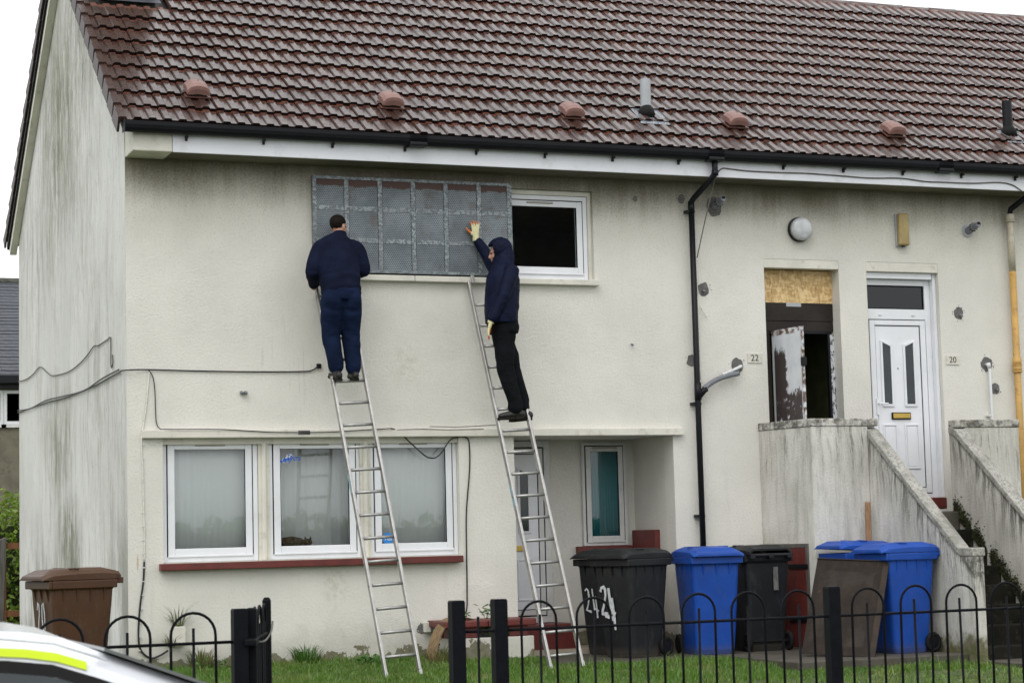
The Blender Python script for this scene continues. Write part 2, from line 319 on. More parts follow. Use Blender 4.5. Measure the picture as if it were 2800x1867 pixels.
M = dict(screenedge=simple('sky_grey_windscreen', (.15, .16, .155), .15, var=.1, vs=5), ventbar=simple('grubby_vent_bar', (.36, .35, .30), .5, var=.1), blackbin_lid=bin_mat('black_bin_lid', (.013, .014, .0155), .55, .25, False), bluebin_lid=bin_mat('blue_bin_lid', (.010, .062, .33), .45, .3, False), brownbin_lid=bin_mat('brown_bin_lid', (.062, .026, .011), .45, .35, False), clearglass=glass_mat('clear_glass', (.9, .92, .92), 1.07),  # screenedge: reflected sky painted into the windscreen as an even grey
    wall=wall_mat('cream_harling', (.71, .694, .636)), porch=wall_mat('porch_harling', (.67, .655, .60), eave=False),
    gable=gable_mat(), stair=stair_mat(), stairlow=stair_mat('stair_render_low', 9.0, .9, slope=True), stairtop=stair_mat('grimy_parapet_top', 2.6, .9, .85), coping=coping_mat(), tile=tile_mat(),
    galv=galv_mat('galvanised_strip'), perf=galv_mat('perforated_galvanised', True), osb=osb_mat(),
    daub=daubed_mat(), flake=flaked_mat(), glass=glass_mat(), dglass=glass_mat('obscure_glass', (.20, .23, .24), 1.5, .06),
    net=net_mat('net_curtain', (.84, .87, .86)), teal=net_mat('teal_curtain', (.022, .17, .195)),
    upvc=simple('white_upvc', (.76, .775, .805), .3, var=.03, vs=3, dirt=(.35, .34, .30), dirt_amt=.10),
    upvcg=simple('grimy_white_upvc', (.62, .62, .61), .4, var=.08, vs=3, dirt=(.3, .29, .25), dirt_amt=.35),
    cream=simple('cream_paint', (.66, .64, .565), .7, var=.08, vs=3, dirt=(.3, .27, .2), dirt_amt=.4, bump=.2, bs=60),
    fascia=simple('white_fascia', (.72, .735, .775), .35, var=.03, vs=2, dirt=(.42, .42, .40), dirt_amt=.3),
    nose=simple('shaded_tile_edge', (.014, .008, .007), .8, var=.4, vs=20, spec=.1), cloak=simple('verge_concrete', (.055, .036, .036), .5, var=.2, vs=6, spec=.3), black=simple('black_pvc', (.006, .0065, .009), .45, var=.2, vs=8, spec=.25), gasket=simple('black_gasket', (.006, .006, .006), .6, spec=.2),  # nose: shade below each tile course painted into its front edge
    iron=simple('black_painted_iron', (.004, .0045, .0065), .55, var=.25, vs=14, bump=.12, bs=120, dirt=(.015, .014, .013), dirt_amt=.3, spec=.1),
    red=simple('red_oxide_paint', (.125, .022, .018), .5, var=.15, vs=7, dirt=(.08, .03, .025), dirt_amt=.6, bump=.2, bs=70),
    redpeel=simple('peeling_red_paint', (.15, .028, .024), .6, var=.15, vs=9, dirt=(.48, .44, .40), dirt_amt=.0, bump=.3, bs=60),
    conc=simple('damp_concrete', (.068, .060, .046), .7, var=.25, vs=3, dirt=(.06, .055, .04), dirt_amt=.7, bump=.4, bs=50),
    step=simple('mossy_step', (.011, .0105, .0075), .9, spec=.15, var=.4, vs=5, dirt=(.05, .047, .03), dirt_amt=.7, bump=.5, bs=50),
    moss=simple('wet_moss', (.034, .036, .011), .95, var=.5, vs=14, dirt=(.085, .08, .035), dirt_amt=.4, bump=.8, bs=60),
    mortar=simple('grey_mortar', (.13, .125, .12), .9, var=.25, vs=16, bump=.5, bs=80),
    darkroom=simple('unlit_plaster', (.36, .31, .24), .9, var=.1), greenroom=simple('green_hall_paint', (.075, .09, .035), .8, var=.2),
    alu=simple('dull_aluminium', (.42, .41, .395), .38, .75, var=.12, vs=10, dirt=(.22, .21, .19), dirt_amt=.5),
    alurung=simple('aluminium_rung', (.40, .40, .39), .42, .7, var=.1, vs=18, dirt=(.16, .15, .14), dirt_amt=.6),
    rubber=simple('black_rubber', (.009, .009, .009), .75, spec=.2), sticker=simple('faded_blue_sticker', (.28, .40, .44), .5, var=.15, vs=20),
    ventbase=simple('brown_vent_base', (.10, .036, .026), .4, var=.2, vs=9), vent=simple('pink_vent_plastic', (.22, .118, .10), .42, var=.1, vs=12, dirt=(.2, .09, .07), dirt_amt=.4),
    grey=simple('grey_plastic', (.17, .18, .20), .45, var=.1), lgrey=simple('light_grey_pvc', (.38, .40, .42), .5, var=.06),
    lead=simple('lead_flashing', (.26, .28, .31), .35, .5, var=.25, vs=12), stack=simple('dark_roughcast', (.075, .075, .065), .9, var=.4, vs=10, dirt=(.1, .1, .05), dirt_amt=.5, bump=.8, bs=60),
    white=simple('white_plastic', (.66, .67, .68), .4, var=.04), lampglass=simple('ribbed_lamp_glass', (.50, .52, .53), .12, var=.12, vs=9, coat=.5),
    beige=simple('yellowed_lamp_plastic', (.36, .27, .10), .35, var=.15, vs=7, dirt=(.22, .16, .06), dirt_amt=.5),
    ypipe=simple('ochre_iron_pipe', (.50, .30, .085), .55, var=.12, vs=5, dirt=(.22, .07, .015), dirt_amt=.8, bump=.2),
    cpipe=simple('cream_iron_pipe', (.46, .42, .33), .6, var=.1, vs=8, dirt=(.30, .17, .05), dirt_amt=.7),
    brass=simple('brass', (.52, .36, .09), .3, .8, var=.06), figure=simple('black_figure', (.012, .012, .014), .5),
    plate=simple('cream_number_plate', (.64, .62, .55), .5, var=.05), paintw=simple('white_daubed_paint', (.56, .58, .60), .6, var=.15, vs=30),
    brownboard=simple('brown_gloss_board', (.022, .016, .013), .5, var=.25, vs=4, dirt=(.04, .033, .03), dirt_amt=.4, spec=.25),
    blackbin=bin_mat('black_bin_plastic', (.0135, .0145, .0165), .5, .3), bluebin=bin_mat('blue_bin_plastic', (.010, .062, .33), .42, .3), brownbin=bin_mat('brown_bin_plastic', (.062, .026, .011), .45, .35),
    navyj=cloth_mat('navy_fleece', (.006, .0085, .022)), navyt=cloth_mat('navy_trousers', (.0065, .0125, .035), fs=1.2), navyc=cloth_mat('navy_coat', (.0055, .008, .023), .6), blackt=cloth_mat('black_trousers', (.006, .0068, .0085), fs=1.2),
    skin=simple('skin', (.42, .22, .15), .5, var=.1, vs=20), hair=simple('short_dark_hair', (.010, .008, .0065), .8, var=.4, vs=60, bump=.5, bs=200, spec=.1),
    boot=simple('black_boot_leather', (.008, .0075, .007), .5, var=.3, vs=20), sole=simple('boot_sole', (.016, .014, .012), .8, spec=.15),
    knit=simple('cream_knit_glove', (.62, .58, .34), .85, var=.08, vs=30, bump=.4, bs=260), latex=simple('orange_latex', (.62, .16, .02), .5, var=.12, vs=30),
    wood=wood_mat('raw_timber', (.22, .12, .06), (.34, .20, .11)), plank=wood_mat('weathered_lino', (.10, .065, .03), (.30, .20, .10), .55),
    fencewood=wood_mat('stained_fence_wood', (.10, .04, .014), (.22, .09, .032)), greywood=wood_mat('grey_old_wood', (.06, .055, .05), (.13, .12, .11)),
    grass=blade_mat('lawn_blades', (.07, .155, .015), (.15, .285, .034), (.26, .25, .085)), drygrass=blade_mat('rank_grass', (.06, .10, .02), (.14, .16, .05), (.30, .25, .12)),
    leaf=blade_mat('weed_leaf', (.035, .11, .014), (.08, .20, .022), (.08, .18, .02)), hedge=blade_mat('hedge_leaf', (.09, .17, .012), (.20, .30, .03), (.22, .26, .03)),
    soil=simple('lawn_soil', (.06, .085, .02), .9, var=.4, vs=9, dirt=(.07, .05, .03), dirt_amt=.6, bump=.5, bs=40), asphalt=simple('wet_asphalt', (.045, .045, .047), .5, var=.2, vs=20, bump=.4, bs=200),
    pave=simple('pavement_concrete', (.16, .155, .145), .7, var=.15, vs=4, bump=.3), carwhite=simple('white_car_paint', (.74, .76, .80), .22, var=.02, coat=.6),
    hivis=simple('fluorescent_yellow', (.62, .80, .0), .4, var=.03), carglass=simple('dark_car_glass', (.022, .03, .034), .06, var=.2, vs=3), chrome=simple('alloy', (.5, .5, .5), .3, .8),
    slate=simple('grey_slate', (.055, .06, .075), .45, var=.35, vs=5, dirt=(.09, .075, .07), dirt_amt=.5), nbwall=simple('grey_brown_roughcast', (.15, .135, .10), .9, var=.2, vs=2, dirt=(.08, .07, .05), dirt_amt=.6),
    cable=simple('black_cable', (.012, .012, .014), .5), gcable=simple('painted_cable', (.70, .68, .62), .7, var=.1, vs=20, dirt=(.1, .09, .07), dirt_amt=.5), dcable=simple('grey_cable', (.10, .10, .085), .6, var=.3, vs=10),
    blueprint=simple('blue_print', (.012, .10, .50), .4), whiteprint=simple('white_print', (.75, .76, .78), .5), roundblue=simple('round_sticker_blue', (.02, .22, .62), .4),
    catfur=simple('tabby_fur', (.085, .06, .035), .9, var=.6, vs=30, dirt=(.02, .015, .01), dirt_amt=.8), perfbrown=None)

def perf_brown():
    t = NT('brown_perforated_steel'); X, Y, Z = t.xyz()
    sx = t.math('DIVIDE', X, .0165); sz = t.math('DIVIDE', Z, .0145)
    off = t.mul(t.math('MODULO', t.math('ABSOLUTE', t.math('FLOOR', sz)), 2.0), .5)
    fx = t.math('SUBTRACT', t.math('FRACT', t.math('ADD', sx, off)), .5); fz = t.math('SUBTRACT', t.math('FRACT', sz), .5)
    d = t.math('SQRT', t.math('ADD', t.mul(fx, fx), t.mul(fz, fz)))
    inside = t.mul(t.rng(X, .05, .06), t.rng(X, .66, .65), t.rng(Z, .10, .11), t.rng(Z, .95, .94))
    vis = t.rng(t.noise(3, 4, .6), .45, .62)
    c = t.mix(t.rng(t.noise(6, 6, .7, sc=(1, 1, .6)), .3, .7), (.011, .0072, .005), (.027, .017, .011))
    c = t.mix(t.mul(t.rng(t.noise(18, 5, .7), .6, .72), .5), c, (.12, .06, .03))
    c = t.mix(t.mul(t.rng(d, .34, .28), inside, vis, .5), c, (.10, .092, .08))
    return t.bsdf(c, .55, spec=.2, nrm=t.bump(t.noise(40, 3), .15, .003))
M['perfbrown'] = perf_brown()
M['perfbrownrim'] = simple('brown_steel_rim', (.036, .025, .018), .55, spec=.2, var=.3, vs=9)

# ------------------------------------------------------------------ builders
class MB:
    def __init__(s): s.v = []; s.f = []; s.mi = []; s.cur = 0
    def add(s, vs, fs):
        o = len(s.v); s.v += [tuple(p) for p in vs]; s.f += [tuple(i+o for i in f) for f in fs]; s.mi += [s.cur]*len(fs); return s
    def box(s, x0, x1, y0, y1, z0, z1):
        return s.add([(x, y, z) for x in (x0, x1) for y in (y0, y1) for z in (z0, z1)],
                     [(0, 1, 3, 2), (4, 6, 7, 5), (0, 4, 5, 1), (2, 3, 7, 6), (0, 2, 6, 4), (1, 5, 7, 3)])
    def hexa(s, b, t):     # bottom 4, top 4 (counter-clockwise from above)
        return s.add(list(b)+list(t), [(3, 2, 1, 0), (4, 5, 6, 7), (0, 1, 5, 4), (1, 2, 6, 5), (2, 3, 7, 6), (3, 0, 4, 7)])
    def prism(s, poly, vec):   # polygon extruded by vec
        n = len(poly); a = [Vector(p) for p in poly]; b = [p+Vector(vec) for p in a]
        return s.add(a+b, [tuple(range(n-1, -1, -1)), tuple(range(n, 2*n))] + [(i, (i+1) % n, n+(i+1) % n, n+i) for i in range(n)])
    def loft(s, pts, rad_, seg=10, side=None, cap=True, dome=False):
        pts = [Vector(p) for p in pts]; n = len(pts)
        rr = [(r, r) if not hasattr(r, '__len__') else r for r in (rad_ if hasattr(rad_, '__len__') else [rad_]*n)]
        if dome:
            t0 = (pts[0]-pts[1]).normalized(); t1 = (pts[-1]-pts[-2]).normalized()
            P, Q = [], []
            for a in (.12, .55): 
                k = math.cos(a*math.pi/2); P.append(pts[0]+t0*k*min(rr[0])*.9); Q.append((rr[0][0]*math.sin(a*math.pi/2), rr[0][1]*math.sin(a*math.pi/2)))
            P2, Q2 = [], []
            for a in (.55, .12):
                k = math.cos(a*math.pi/2); P2.append(pts[-1]+t1*k*min(rr[-1])*.9); Q2.append((rr[-1][0]*math.sin(a*math.pi/2), rr[-1][1]*math.sin(a*math.pi/2)))
            pts = P+pts+P2; rr = Q+rr+Q2; n = len(pts)
        vs = []; prev = None
        for i, p in enumerate(pts):
            t = (pts[min(i+1, n-1)]-pts[max(i-1, 0)])
            t = t.normalized() if t.length > 1e-9 else Vector((0, 0, 1))
            sd = Vector(side) if side is not None else (prev if prev is not None else (Vector((1, 0, 0)) if abs(t.x) < .8 else Vector((0, 1, 0))))
            a = sd - t*sd.dot(t); a = a.normalized() if a.length > 1e-6 else t.orthogonal().normalized()
            b = t.cross(a); prev = a
            for k in range(seg):
                w = 2*math.pi*k/seg; vs.append(p+a*math.cos(w)*rr[i][0]+b*math.sin(w)*rr[i][1])
        fs = [(i*seg+k, i*seg+(k+1) % seg, (i+1)*seg+(k+1) % seg, (i+1)*seg+k) for i in range(n-1) for k in range(seg)]
        if cap: fs += [tuple(range(seg-1, -1, -1)), tuple(range((n-1)*seg, n*seg))]
        return s.add(vs, fs)
    def ell(s, c, r, rot=None, seg=14, rings=9):
        c = Vector(c); rm = rot if rot is not None else Matrix.Identity(3); vs = []
        for i in range(1, rings):
            th = math.pi*i/rings
            for k in range(seg):
                ph = 2*math.pi*k/seg
                vs.append(c+rm@Vector((r[0]*math.sin(th)*math.cos(ph), r[1]*math.sin(th)*math.sin(ph), r[2]*math.cos(th))))
        vs += [c+rm@Vector((0, 0, r[2])), c-rm@Vector((0, 0, r[2]))]; T = len(vs)-2
        fs = [(i*seg+k, (i+1)*seg+k, (i+1)*seg+(k+1) % seg, i*seg+(k+1) % seg) for i in range(rings-2) for k in range(seg)]
        fs += [(T, k, (k+1) % seg) for k in range(seg)] + [(T+1, (rings-2)*seg+(k+1) % seg, (rings-2)*seg+k) for k in range(seg)]
        return s.add(vs, fs)
    def disc(s, c, nrm, r, th, seg=20, r2=None):
        c = Vector(c); nrm = Vector(nrm).normalized()
        return s.loft([c, c+nrm*th], [r, r2 or r], seg)
    def torus(s, c, axis, R, r, seg=24, ts=8):
        c = Vector(c); ax = Vector(axis).normalized(); a = ax.orthogonal().normalized(); b = ax.cross(a); vs = []
        for i in range(seg):
            w = 2*math.pi*i/seg; d = a*math.cos(w)+b*math.sin(w)
            for k in range(ts):
                q = 2*math.pi*k/ts; vs.append(c+d*(R+r*math.cos(q))+ax*r*math.sin(q))
        return s.add(vs, [(i*ts+k, ((i+1) % seg)*ts+k, ((i+1) % seg)*ts+(k+1) % ts, i*ts+(k+1) % ts) for i in range(seg) for k in range(ts)])
    def mesh(s, name, mats, smooth=False):
        me = bpy.data.meshes.new(name); me.from_pydata(s.v, [], s.f)
        for q in (mats if isinstance(mats, (list, tuple)) else [mats]): me.materials.append(q)
        me.polygons.foreach_set('material_index', s.mi)
        if smooth: me.polygons.foreach_set('use_smooth', [True]*len(me.polygons))
        bm = bmesh.new(); bm.from_mesh(me); bmesh.ops.recalc_face_normals(bm, faces=bm.faces); bm.to_mesh(me); bm.free()
        me.update(); return me
    def build(s, name, mats, parent=None, bevel=0., smooth=False, loc=None, rot=None, seg=2):
        return link(name, s.mesh(name, mats, smooth), parent, bevel, loc, rot, seg)

def link(name, me, parent=None, bevel=0., loc=None, rot=None, seg=2):
    o = bpy.data.objects.new(name, me); COL.objects.link(o)
    if parent: o.parent = parent
    if loc is not None: o.location = loc
    if rot is not None: o.rotation_euler = rot
    if bevel:
        b = o.modifiers.new('bevel', 'BEVEL'); b.width = bevel; b.segments = seg; b.limit_method = 'ANGLE'; b.angle_limit = rad(40)
    return o
def tag(o, label=None, cat=None, group=None, kind=None):
    if label: o['label'] = label
    if cat: o['category'] = cat
    if group: o['group'] = group
    if kind: o['kind'] = kind
    return o
def thing(name, label, cat, loc=(0, 0, 0), rz=0, group=None):
    o = bpy.data.objects.new(name, None); COL.objects.link(o); o.location = loc; o.rotation_euler = (0, 0, rz)
    o.empty_display_size = .2
    return tag(o, label, cat, group)
def kids(o): return [c for c in bpy.data.objects if c.parent == o]
def dup(o, parent=None):
    c = o.copy(); COL.objects.link(c)
    if parent: c.parent = parent
    for ch in kids(o): dup(ch, c)
    return c
def smoothpath(pts, n=6):
    P = [Vector(p) for p in pts]; out = []
    for i in range(len(P)-1):
        p0, p1, p2, p3 = P[max(i-1, 0)], P[i], P[i+1], P[min(i+2, len(P)-1)]
        for k in range(n):
            t = k/n; out.append(.5*((2*p1)+(p2-p0)*t+(2*p0-5*p1+4*p2-p3)*t*t+(3*p1-p0-3*p2+p3)*t**3))
    return out+[P[-1]]
def blob(name, mb, mats, voxel=.012, smooth=4, parent=None, wrinkle=None, matfn=None):
    me = mb.mesh(name+'_raw', mats); o = bpy.data.objects.new(name, me); COL.objects.link(o)
    rm = o.modifiers.new('r', 'REMESH'); rm.mode = 'VOXEL'; rm.voxel_size = voxel
    if smooth:
        sm = o.modifiers.new('s', 'SMOOTH'); sm.iterations = smooth; sm.factor = .5
    dg = bpy.context.evaluated_depsgraph_get(); dg.update()
    m2 = bpy.data.meshes.new_from_object(o.evaluated_get(dg)); o.modifiers.clear(); o.data = m2; m2.name = name
    bpy.data.meshes.remove(me)
    if wrinkle:
        nn = [v.normal.copy() for v in m2.vertices]
        for v, n in zip(m2.vertices, nn): v.co += n*wrinkle(v.co)
    for p in m2.polygons:
        p.use_smooth = True
        if matfn: p.material_index = matfn(p.center, p.normal)
    if parent: o.parent = parent
    return o
def text_mesh(txt, size, extr=.001):
    cu = bpy.data.curves.new('lettering', 'FONT'); cu.body = txt; cu.size = size; cu.extrude = extr; cu.align_x = 'CENTER'; cu.align_y = 'CENTER'
    o = bpy.data.objects.new('lettering', cu); COL.objects.link(o)
    dg = bpy.context.evaluated_depsgraph_get(); dg.update()
    me = bpy.data.meshes.new_from_object(o.evaluated_get(dg)); bpy.data.objects.remove(o); return me
def text(txt, size, loc, mat, parent, name='number', shear=0, rot=(rad(90), 0, 0)):
    me = text_mesh(txt, size)
    if shear:
        for v in me.vertices: v.co.x += shear*v.co.y
    me.materials.clear(); me.materials.append(mat)
    return link(name, me, parent, loc=loc, rot=rot)
def stroke(mb, pts, w, nrm=(0, -1, 0), th=.003):   # a brushed line lying on a surface
    pts = [Vector(p) for p in pts]; nrm = Vector(nrm).normalized(); L, Rr = [], []
    for i, p in enumerate(pts):
        t = (pts[min(i+1, len(pts)-1)]-pts[max(i-1, 0)]).normalized(); sd = t.cross(nrm)
        ww = w*(.75+.5*random.random()); L.append(p+sd*ww/2); Rr.append(p-sd*ww/2)
    for i in range(len(pts)-1):
        q = [L[i], L[i+1], Rr[i+1], Rr[i]]; mb.prism(q, nrm*th)
    return mb

def gz(x, y):
    a = -min(y, 0.)
    z = -.10 - .058*min(a, 3.) - .034*max(0., min(a, 11.)-3.)
    if y > 0: z = -.10
    return z

# ------------------------------------------------------------------ ground
xs = sorted(set([-150, -60, -30]+[round(float(q), 3) for q in np.linspace(-14, 18, 65)]+[4.28, 4.34, 6.2, 6.26, 8.16, 8.22, 9.38, 9.44, 30, 60, 150])); ys = [-11.0, -9, -7, -5, -4, -3, -2.75, -2.68, -2.5, -2, -1.5, -1.36, -1.30, -1, -.5, 0, 1, 3, 9, 20, 60, 200]
mb = MB(); nx = len(xs)
dip = lambda x, y: -.2 if (4.33 < x < 8.17 and y > -1.31) or (6.25 < x < 8.17 and y > -2.69) else 0
mb.add([(x, y, gz(x, y)+dip(x, y)+(.012*mnoise.noise((x*1.3, y*1.3, 0)) if -13 < x < 17 and y < 0 else 0)) for y in ys for x in xs],
       [(j*nx+i, j*nx+i+1, (j+1)*nx+i+1, (j+1)*nx+i) for j in range(len(ys)-1) for i in range(nx-1)])
tag(mb.build('lawn', M['soil'], smooth=True), kind='structure')
mb = MB(); mb.box(-150, 150, -13.2, -11.0, -.75, -.52); tag(mb.build('pavement', M['pave']), kind='structure')
mb = MB(); mb.box(-150, 150, -13.35, -13.204, -.75, -.515); tag(mb.build('kerb', M['conc'], bevel=.015), kind='structure')
mb = MB(); mb.box(-150, 150, -200, -13.354, -.9, -.62); tag(mb.build('road', M['asphalt']), kind='structure')
# concrete apron before the porch and stairs, cast in bays
apron = MB(); apron.box(4.28, 7.34, -1.36, 1.09, -.45, -.165)
ap = apron.build('path', M['conc'], bevel=.01); tag(ap, kind='structure')
for (x0, x1, y0, y1) in ((7.344, 8.22, -1.36, -.95), (8.38, 9.39, -3.75, -2.76), (6.2, 8.225, -2.75, -1.366)):
    MB().box(x0, x1, y0, y1, -.5, -.17 if x0 == 6.2 else gz(0, (y0+y1)/2)+.035).build('slab', M['conc'], ap, bevel=.01)

# ------------------------------------------------------------------ the house
H = thing('terraced_house', 'cream rendered terraced house with wet brown tiled roof and two raised front doors', 'house')
XE = 15.6
def slab_wall(mb, y0, y1, xr, zr, opens):
    X = sorted(set([xr[0], xr[1]]+[q for o in opens for q in o[:2]])); Z = sorted(set([zr[0], zr[1]]+[q for o in opens for q in o[2:]]))
    ins = lambda x, z: any(o[0]-1e-6 <= x <= o[1]+1e-6 and o[2]-1e-6 <= z <= o[3]+1e-6 for o in opens)
    for i in range(len(X)-1):
        for j in range(len(Z)-1):
            if ins((X[i]+X[i+1])/2, (Z[j]+Z[j+1])/2): continue
            for yy in (y0, y1): mb.add([(X[i], yy, Z[j]), (X[i+1], yy, Z[j]), (X[i+1], yy, Z[j+1]), (X[i], yy, Z[j+1])], [(0, 1, 2, 3)])
    for (a, b, c, d) in opens:
        mb.add([(a, y0, c), (a, y1, c), (a, y1, d), (a, y0, d)], [(0, 1, 2, 3)]); mb.add([(b, y0, c), (b, y1, c), (b, y1, d), (b, y0, d)], [(0, 1, 2, 3)])
        mb.add([(a, y0, d), (a, y1, d), (b, y1, d), (b, y0, d)], [(0, 1, 2, 3)]); mb.add([(a, y0, c), (a, y1, c), (b, y1, c), (b, y0, c)], [(0, 1, 2, 3)])
    return mb
OP_LOW = (.37, 3.63, .975, 2.27); OP_PORCH = (4.28, 6.235, -.45, 2.27); OP_UP = (2.08, 5.315, 4.02, 5.04); OP_22 = (7.49, 8.495, 1.36, 4.33); OP_20 = (8.875, 9.88, 1.36, 4.33)
me = slab_wall(MB(), 0, .24, (0, XE), (-.45, 5.6), [OP_LOW, OP_PORCH, OP_UP, OP_22, OP_20]).mesh('front_wall', M['wall'])
bm = bmesh.new(); bm.from_mesh(me); bmesh.ops.remove_doubles(bm, verts=bm.verts, dist=1e-4); bmesh.ops.recalc_face_normals(bm, faces=bm.faces); bm.to_mesh(me); bm.free()
link('front_wall', me, H)
RY, RZ, PIT = 3.85, 8.60, rad(36.55)     # ridge line
EY, EZ = -.455, 5.475
gp = [(0.004, .002, -.45), (0.004, 7.74, -.45), (0.004, 7.74, 5.42), (0.004, RY, 8.44), (0.004, .002, 5.62)]
MB().prism([(-.004, y, z) for _, y, z in gp], (.2, 0, 0)).build('gable_wall', M['gable'], H)
MB().box(.2, XE, 7.5, 7.74, -.45, 5.5).build('back_wall', M['wall'], H)
MB().box(XE-.2, XE, .24, 7.5, -.45, 5.5).build('party_wall', M['darkroom'], H)
for nm, b in (('floor_slab', (.2, 7.29, .24, 7.5, 2.45, 2.62)), ('ceiling', (.2, XE-.2, .24, 7.5, 5.12, 5.2)), ('ground_slab', (.2, XE-.2, .24, 7.5, -.3, -.12))):
    MB().box(*b).build(nm, M['darkroom'], H)
MB().box(.2, 4.1, 3.2, 3.3, -.12, 2.45).build('inner_wall', M['darkroom'], H)
MB().box(2.0, 7.2, 3.6, 3.7, 2.62, 5.12).build('inner_wall', M['darkroom'], H)
MB().box(7.3, 8.8, 1.7, 1.8, 1.37, 5.12).build('inner_wall', M['greenroom'], H)
MB().box(7.3, 7.4, .25, 1.7, 1.36, 5.12).build('inner_wall', M['greenroom'], H); MB().box(8.72, 8.8, .25, 1.7, 1.36, 5.12).build('inner_wall', M['greenroom'], H)
MB().box(7.4, 11, .245, 1.7, 1.2, 1.37).build('landing_floor', M['brownboard'], H)

# ---- roof
roof = MB(); th = .05
c, s_ = math.cos(PIT), math.sin(PIT)
def rp(u, v, w=0., back=False):   # u along the eave, v up the slope, w off the slope
    y = EY+v*c-w*s_; z = EZ+v*s_+w*c
    return (u, 2*RY-y, z) if back else (u, y, z)
SL = (RY-EY)/c
for bk in (False, True):
    roof.hexa([rp(-.1, .02, -.09, bk), rp(XE, .02, -.09, bk), rp(XE, SL, -.09, bk), rp(-.1, SL, -.09, bk)],
              [rp(-.1, .02, -.045, bk), rp(XE, .02, -.045, bk), rp(XE, SL, -.045, bk), rp(-.1, SL, -.045, bk)])
roof = roof.build('roof', M['brownboard'], H)
GA, TW, TL = .345, .31, .41
PROF = [(0, 0), (.012, .018), (.074, .019), (.090, 0), (.152, -.001), (.166, .018), (.228, .019), (.244, 0), (.302, -.001)]
NOSE = set()
def tile_geo(mirror_side=0):
    vs, fs, vv = [], [], []; n = len(PROF)
    for (v, lift) in ((0, .044), (GA*.5, .026), (TL, .004)):
        for (u, h) in PROF: vs.append((u, v, h+lift)); vv.append(v/GA)
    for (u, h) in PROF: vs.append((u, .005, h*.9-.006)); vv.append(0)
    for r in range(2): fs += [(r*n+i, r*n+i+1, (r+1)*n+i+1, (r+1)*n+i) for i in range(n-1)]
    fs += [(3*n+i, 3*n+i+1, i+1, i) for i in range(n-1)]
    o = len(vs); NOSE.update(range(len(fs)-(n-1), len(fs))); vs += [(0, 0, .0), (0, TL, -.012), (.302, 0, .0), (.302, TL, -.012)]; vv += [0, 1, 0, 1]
    fs += [(0, n, 2*n, o+1, o), (n-1, o+2, o+3, 3*n-1, 2*n-1)]
    return np.array(vs), fs, np.array(vv)
TV, TF, TA = tile_geo()
def fattr(me, nm, arr):
    a = me.attributes.new(nm, 'FLOAT', 'POINT'); a.data.foreach_set('value', np.asarray(arr, dtype=np.float32))
tile_meshes = []
for k in range(6):
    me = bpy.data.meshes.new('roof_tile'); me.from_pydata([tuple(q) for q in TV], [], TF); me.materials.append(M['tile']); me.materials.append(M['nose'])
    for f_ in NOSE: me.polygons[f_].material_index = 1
    fattr(me, 'v', TA+random.uniform(-.05, .05)); fattr(me, 'tone', [random.random()]*len(TV)); tile_meshes.append(me)
cells = []
NC, NR = int((XE+.05)/TW), int(SL/GA)
gaps = set()
camp = Vector(cam.location)
for r in range(NR+1):
    for q in range(NC):
        u, v = .0+q*TW, r*GA
        if v+GA > SL+.12: continue
        p = Vector(rp(u+TW/2, v+GA/2))
        if .10 < u+TW/2 < .86 and v > 2.5/c+.05-.1 and p.y > 2.08: continue      # chimney stands here
        cells.append(((p-camp).length, u, v))
cells.sort()
R3 = Matrix(((1, 0, 0), (0, c, -s_), (0, s_, c)))
R3n = np.array(R3)
def tile_at(u, v): return rp(u+random.uniform(-.002, .002), v+random.uniform(-.004, .004), random.uniform(-.002, .003))
for i, (_, u, v) in enumerate(cells[:300]):
    o = link('roof_tile', tile_meshes[random.randrange(6)], roof, loc=tile_at(u, v), rot=(PIT+random.uniform(-.006, .006), random.uniform(-.006, .006), 0))
V, F, A, T = [], [], [], []; off = 0
def push(base, mat3, flip=False):
    global off
    q = TV@mat3.T+np.array(base)
    if flip: q[:, 1] = 2*RY-q[:, 1]
    V.append(q); F.extend([tuple(j+off for j in (f[::-1] if flip else f)) for f in TF]); A.append(TA); T.append(np.full(len(TV), random.random())); off += len(TV)
for (_, u, v) in cells[300:]:
    push(tile_at(u, v), R3n)
for r in range(NR):
    for q in range(3): push(tile_at(q*TW, r*GA), R3n, True)
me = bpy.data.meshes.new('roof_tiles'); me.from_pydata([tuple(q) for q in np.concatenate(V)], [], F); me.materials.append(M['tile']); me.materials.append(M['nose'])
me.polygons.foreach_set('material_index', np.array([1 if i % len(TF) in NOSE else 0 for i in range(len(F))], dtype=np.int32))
fattr(me, 'v', np.concatenate(A)); fattr(me, 'tone', np.concatenate(T)); tag(link('roof_tiles', me, roof), kind='stuff')
# verge tiles: a half tile with a cloak hanging over the gable
def verge_mesh(bk):
    mb = MB(); p = [(-.152, .0), (-.148, .026), (-.078, .028), (-.064, 0), (-.004, 0)]
    L = GA+.05; n = len(p); vs = []
    for (v, l) in ((0, .032), (L, .006)):
        for (u, h) in p: vs.append((u, v, h+l))
    for (u, h) in p: vs.append((u, .004, .0))
    fs = [(i, i+1, n+i+1, n+i) for i in range(n-1)]+[(2*n+i, 2*n+i+1, i+1, i) for i in range(n-1)]
    mb.add(vs, fs); mb.cur = 1; mb.hexa([(-.158, -.004, -.115), (-.134, -.004, -.115), (-.134, GA-.02, -.115-.018), (-.158, GA-.02, -.115-.018)], [(-.160, -.004, .058), (-.134, -.004, .058), (-.134, GA-.02, .028), (-.150, GA-.02, .028)])
    me = mb.mesh('verge_tile', [M['tile'], M['cloak']])
    fattr(me, 'v', [max(0, q.co.y/GA)*.8 for q in me.vertices]); fattr(me, 'tone', [.1 if bk else .45]*len(me.vertices)); return me
vm = [verge_mesh(False), verge_mesh(True)]
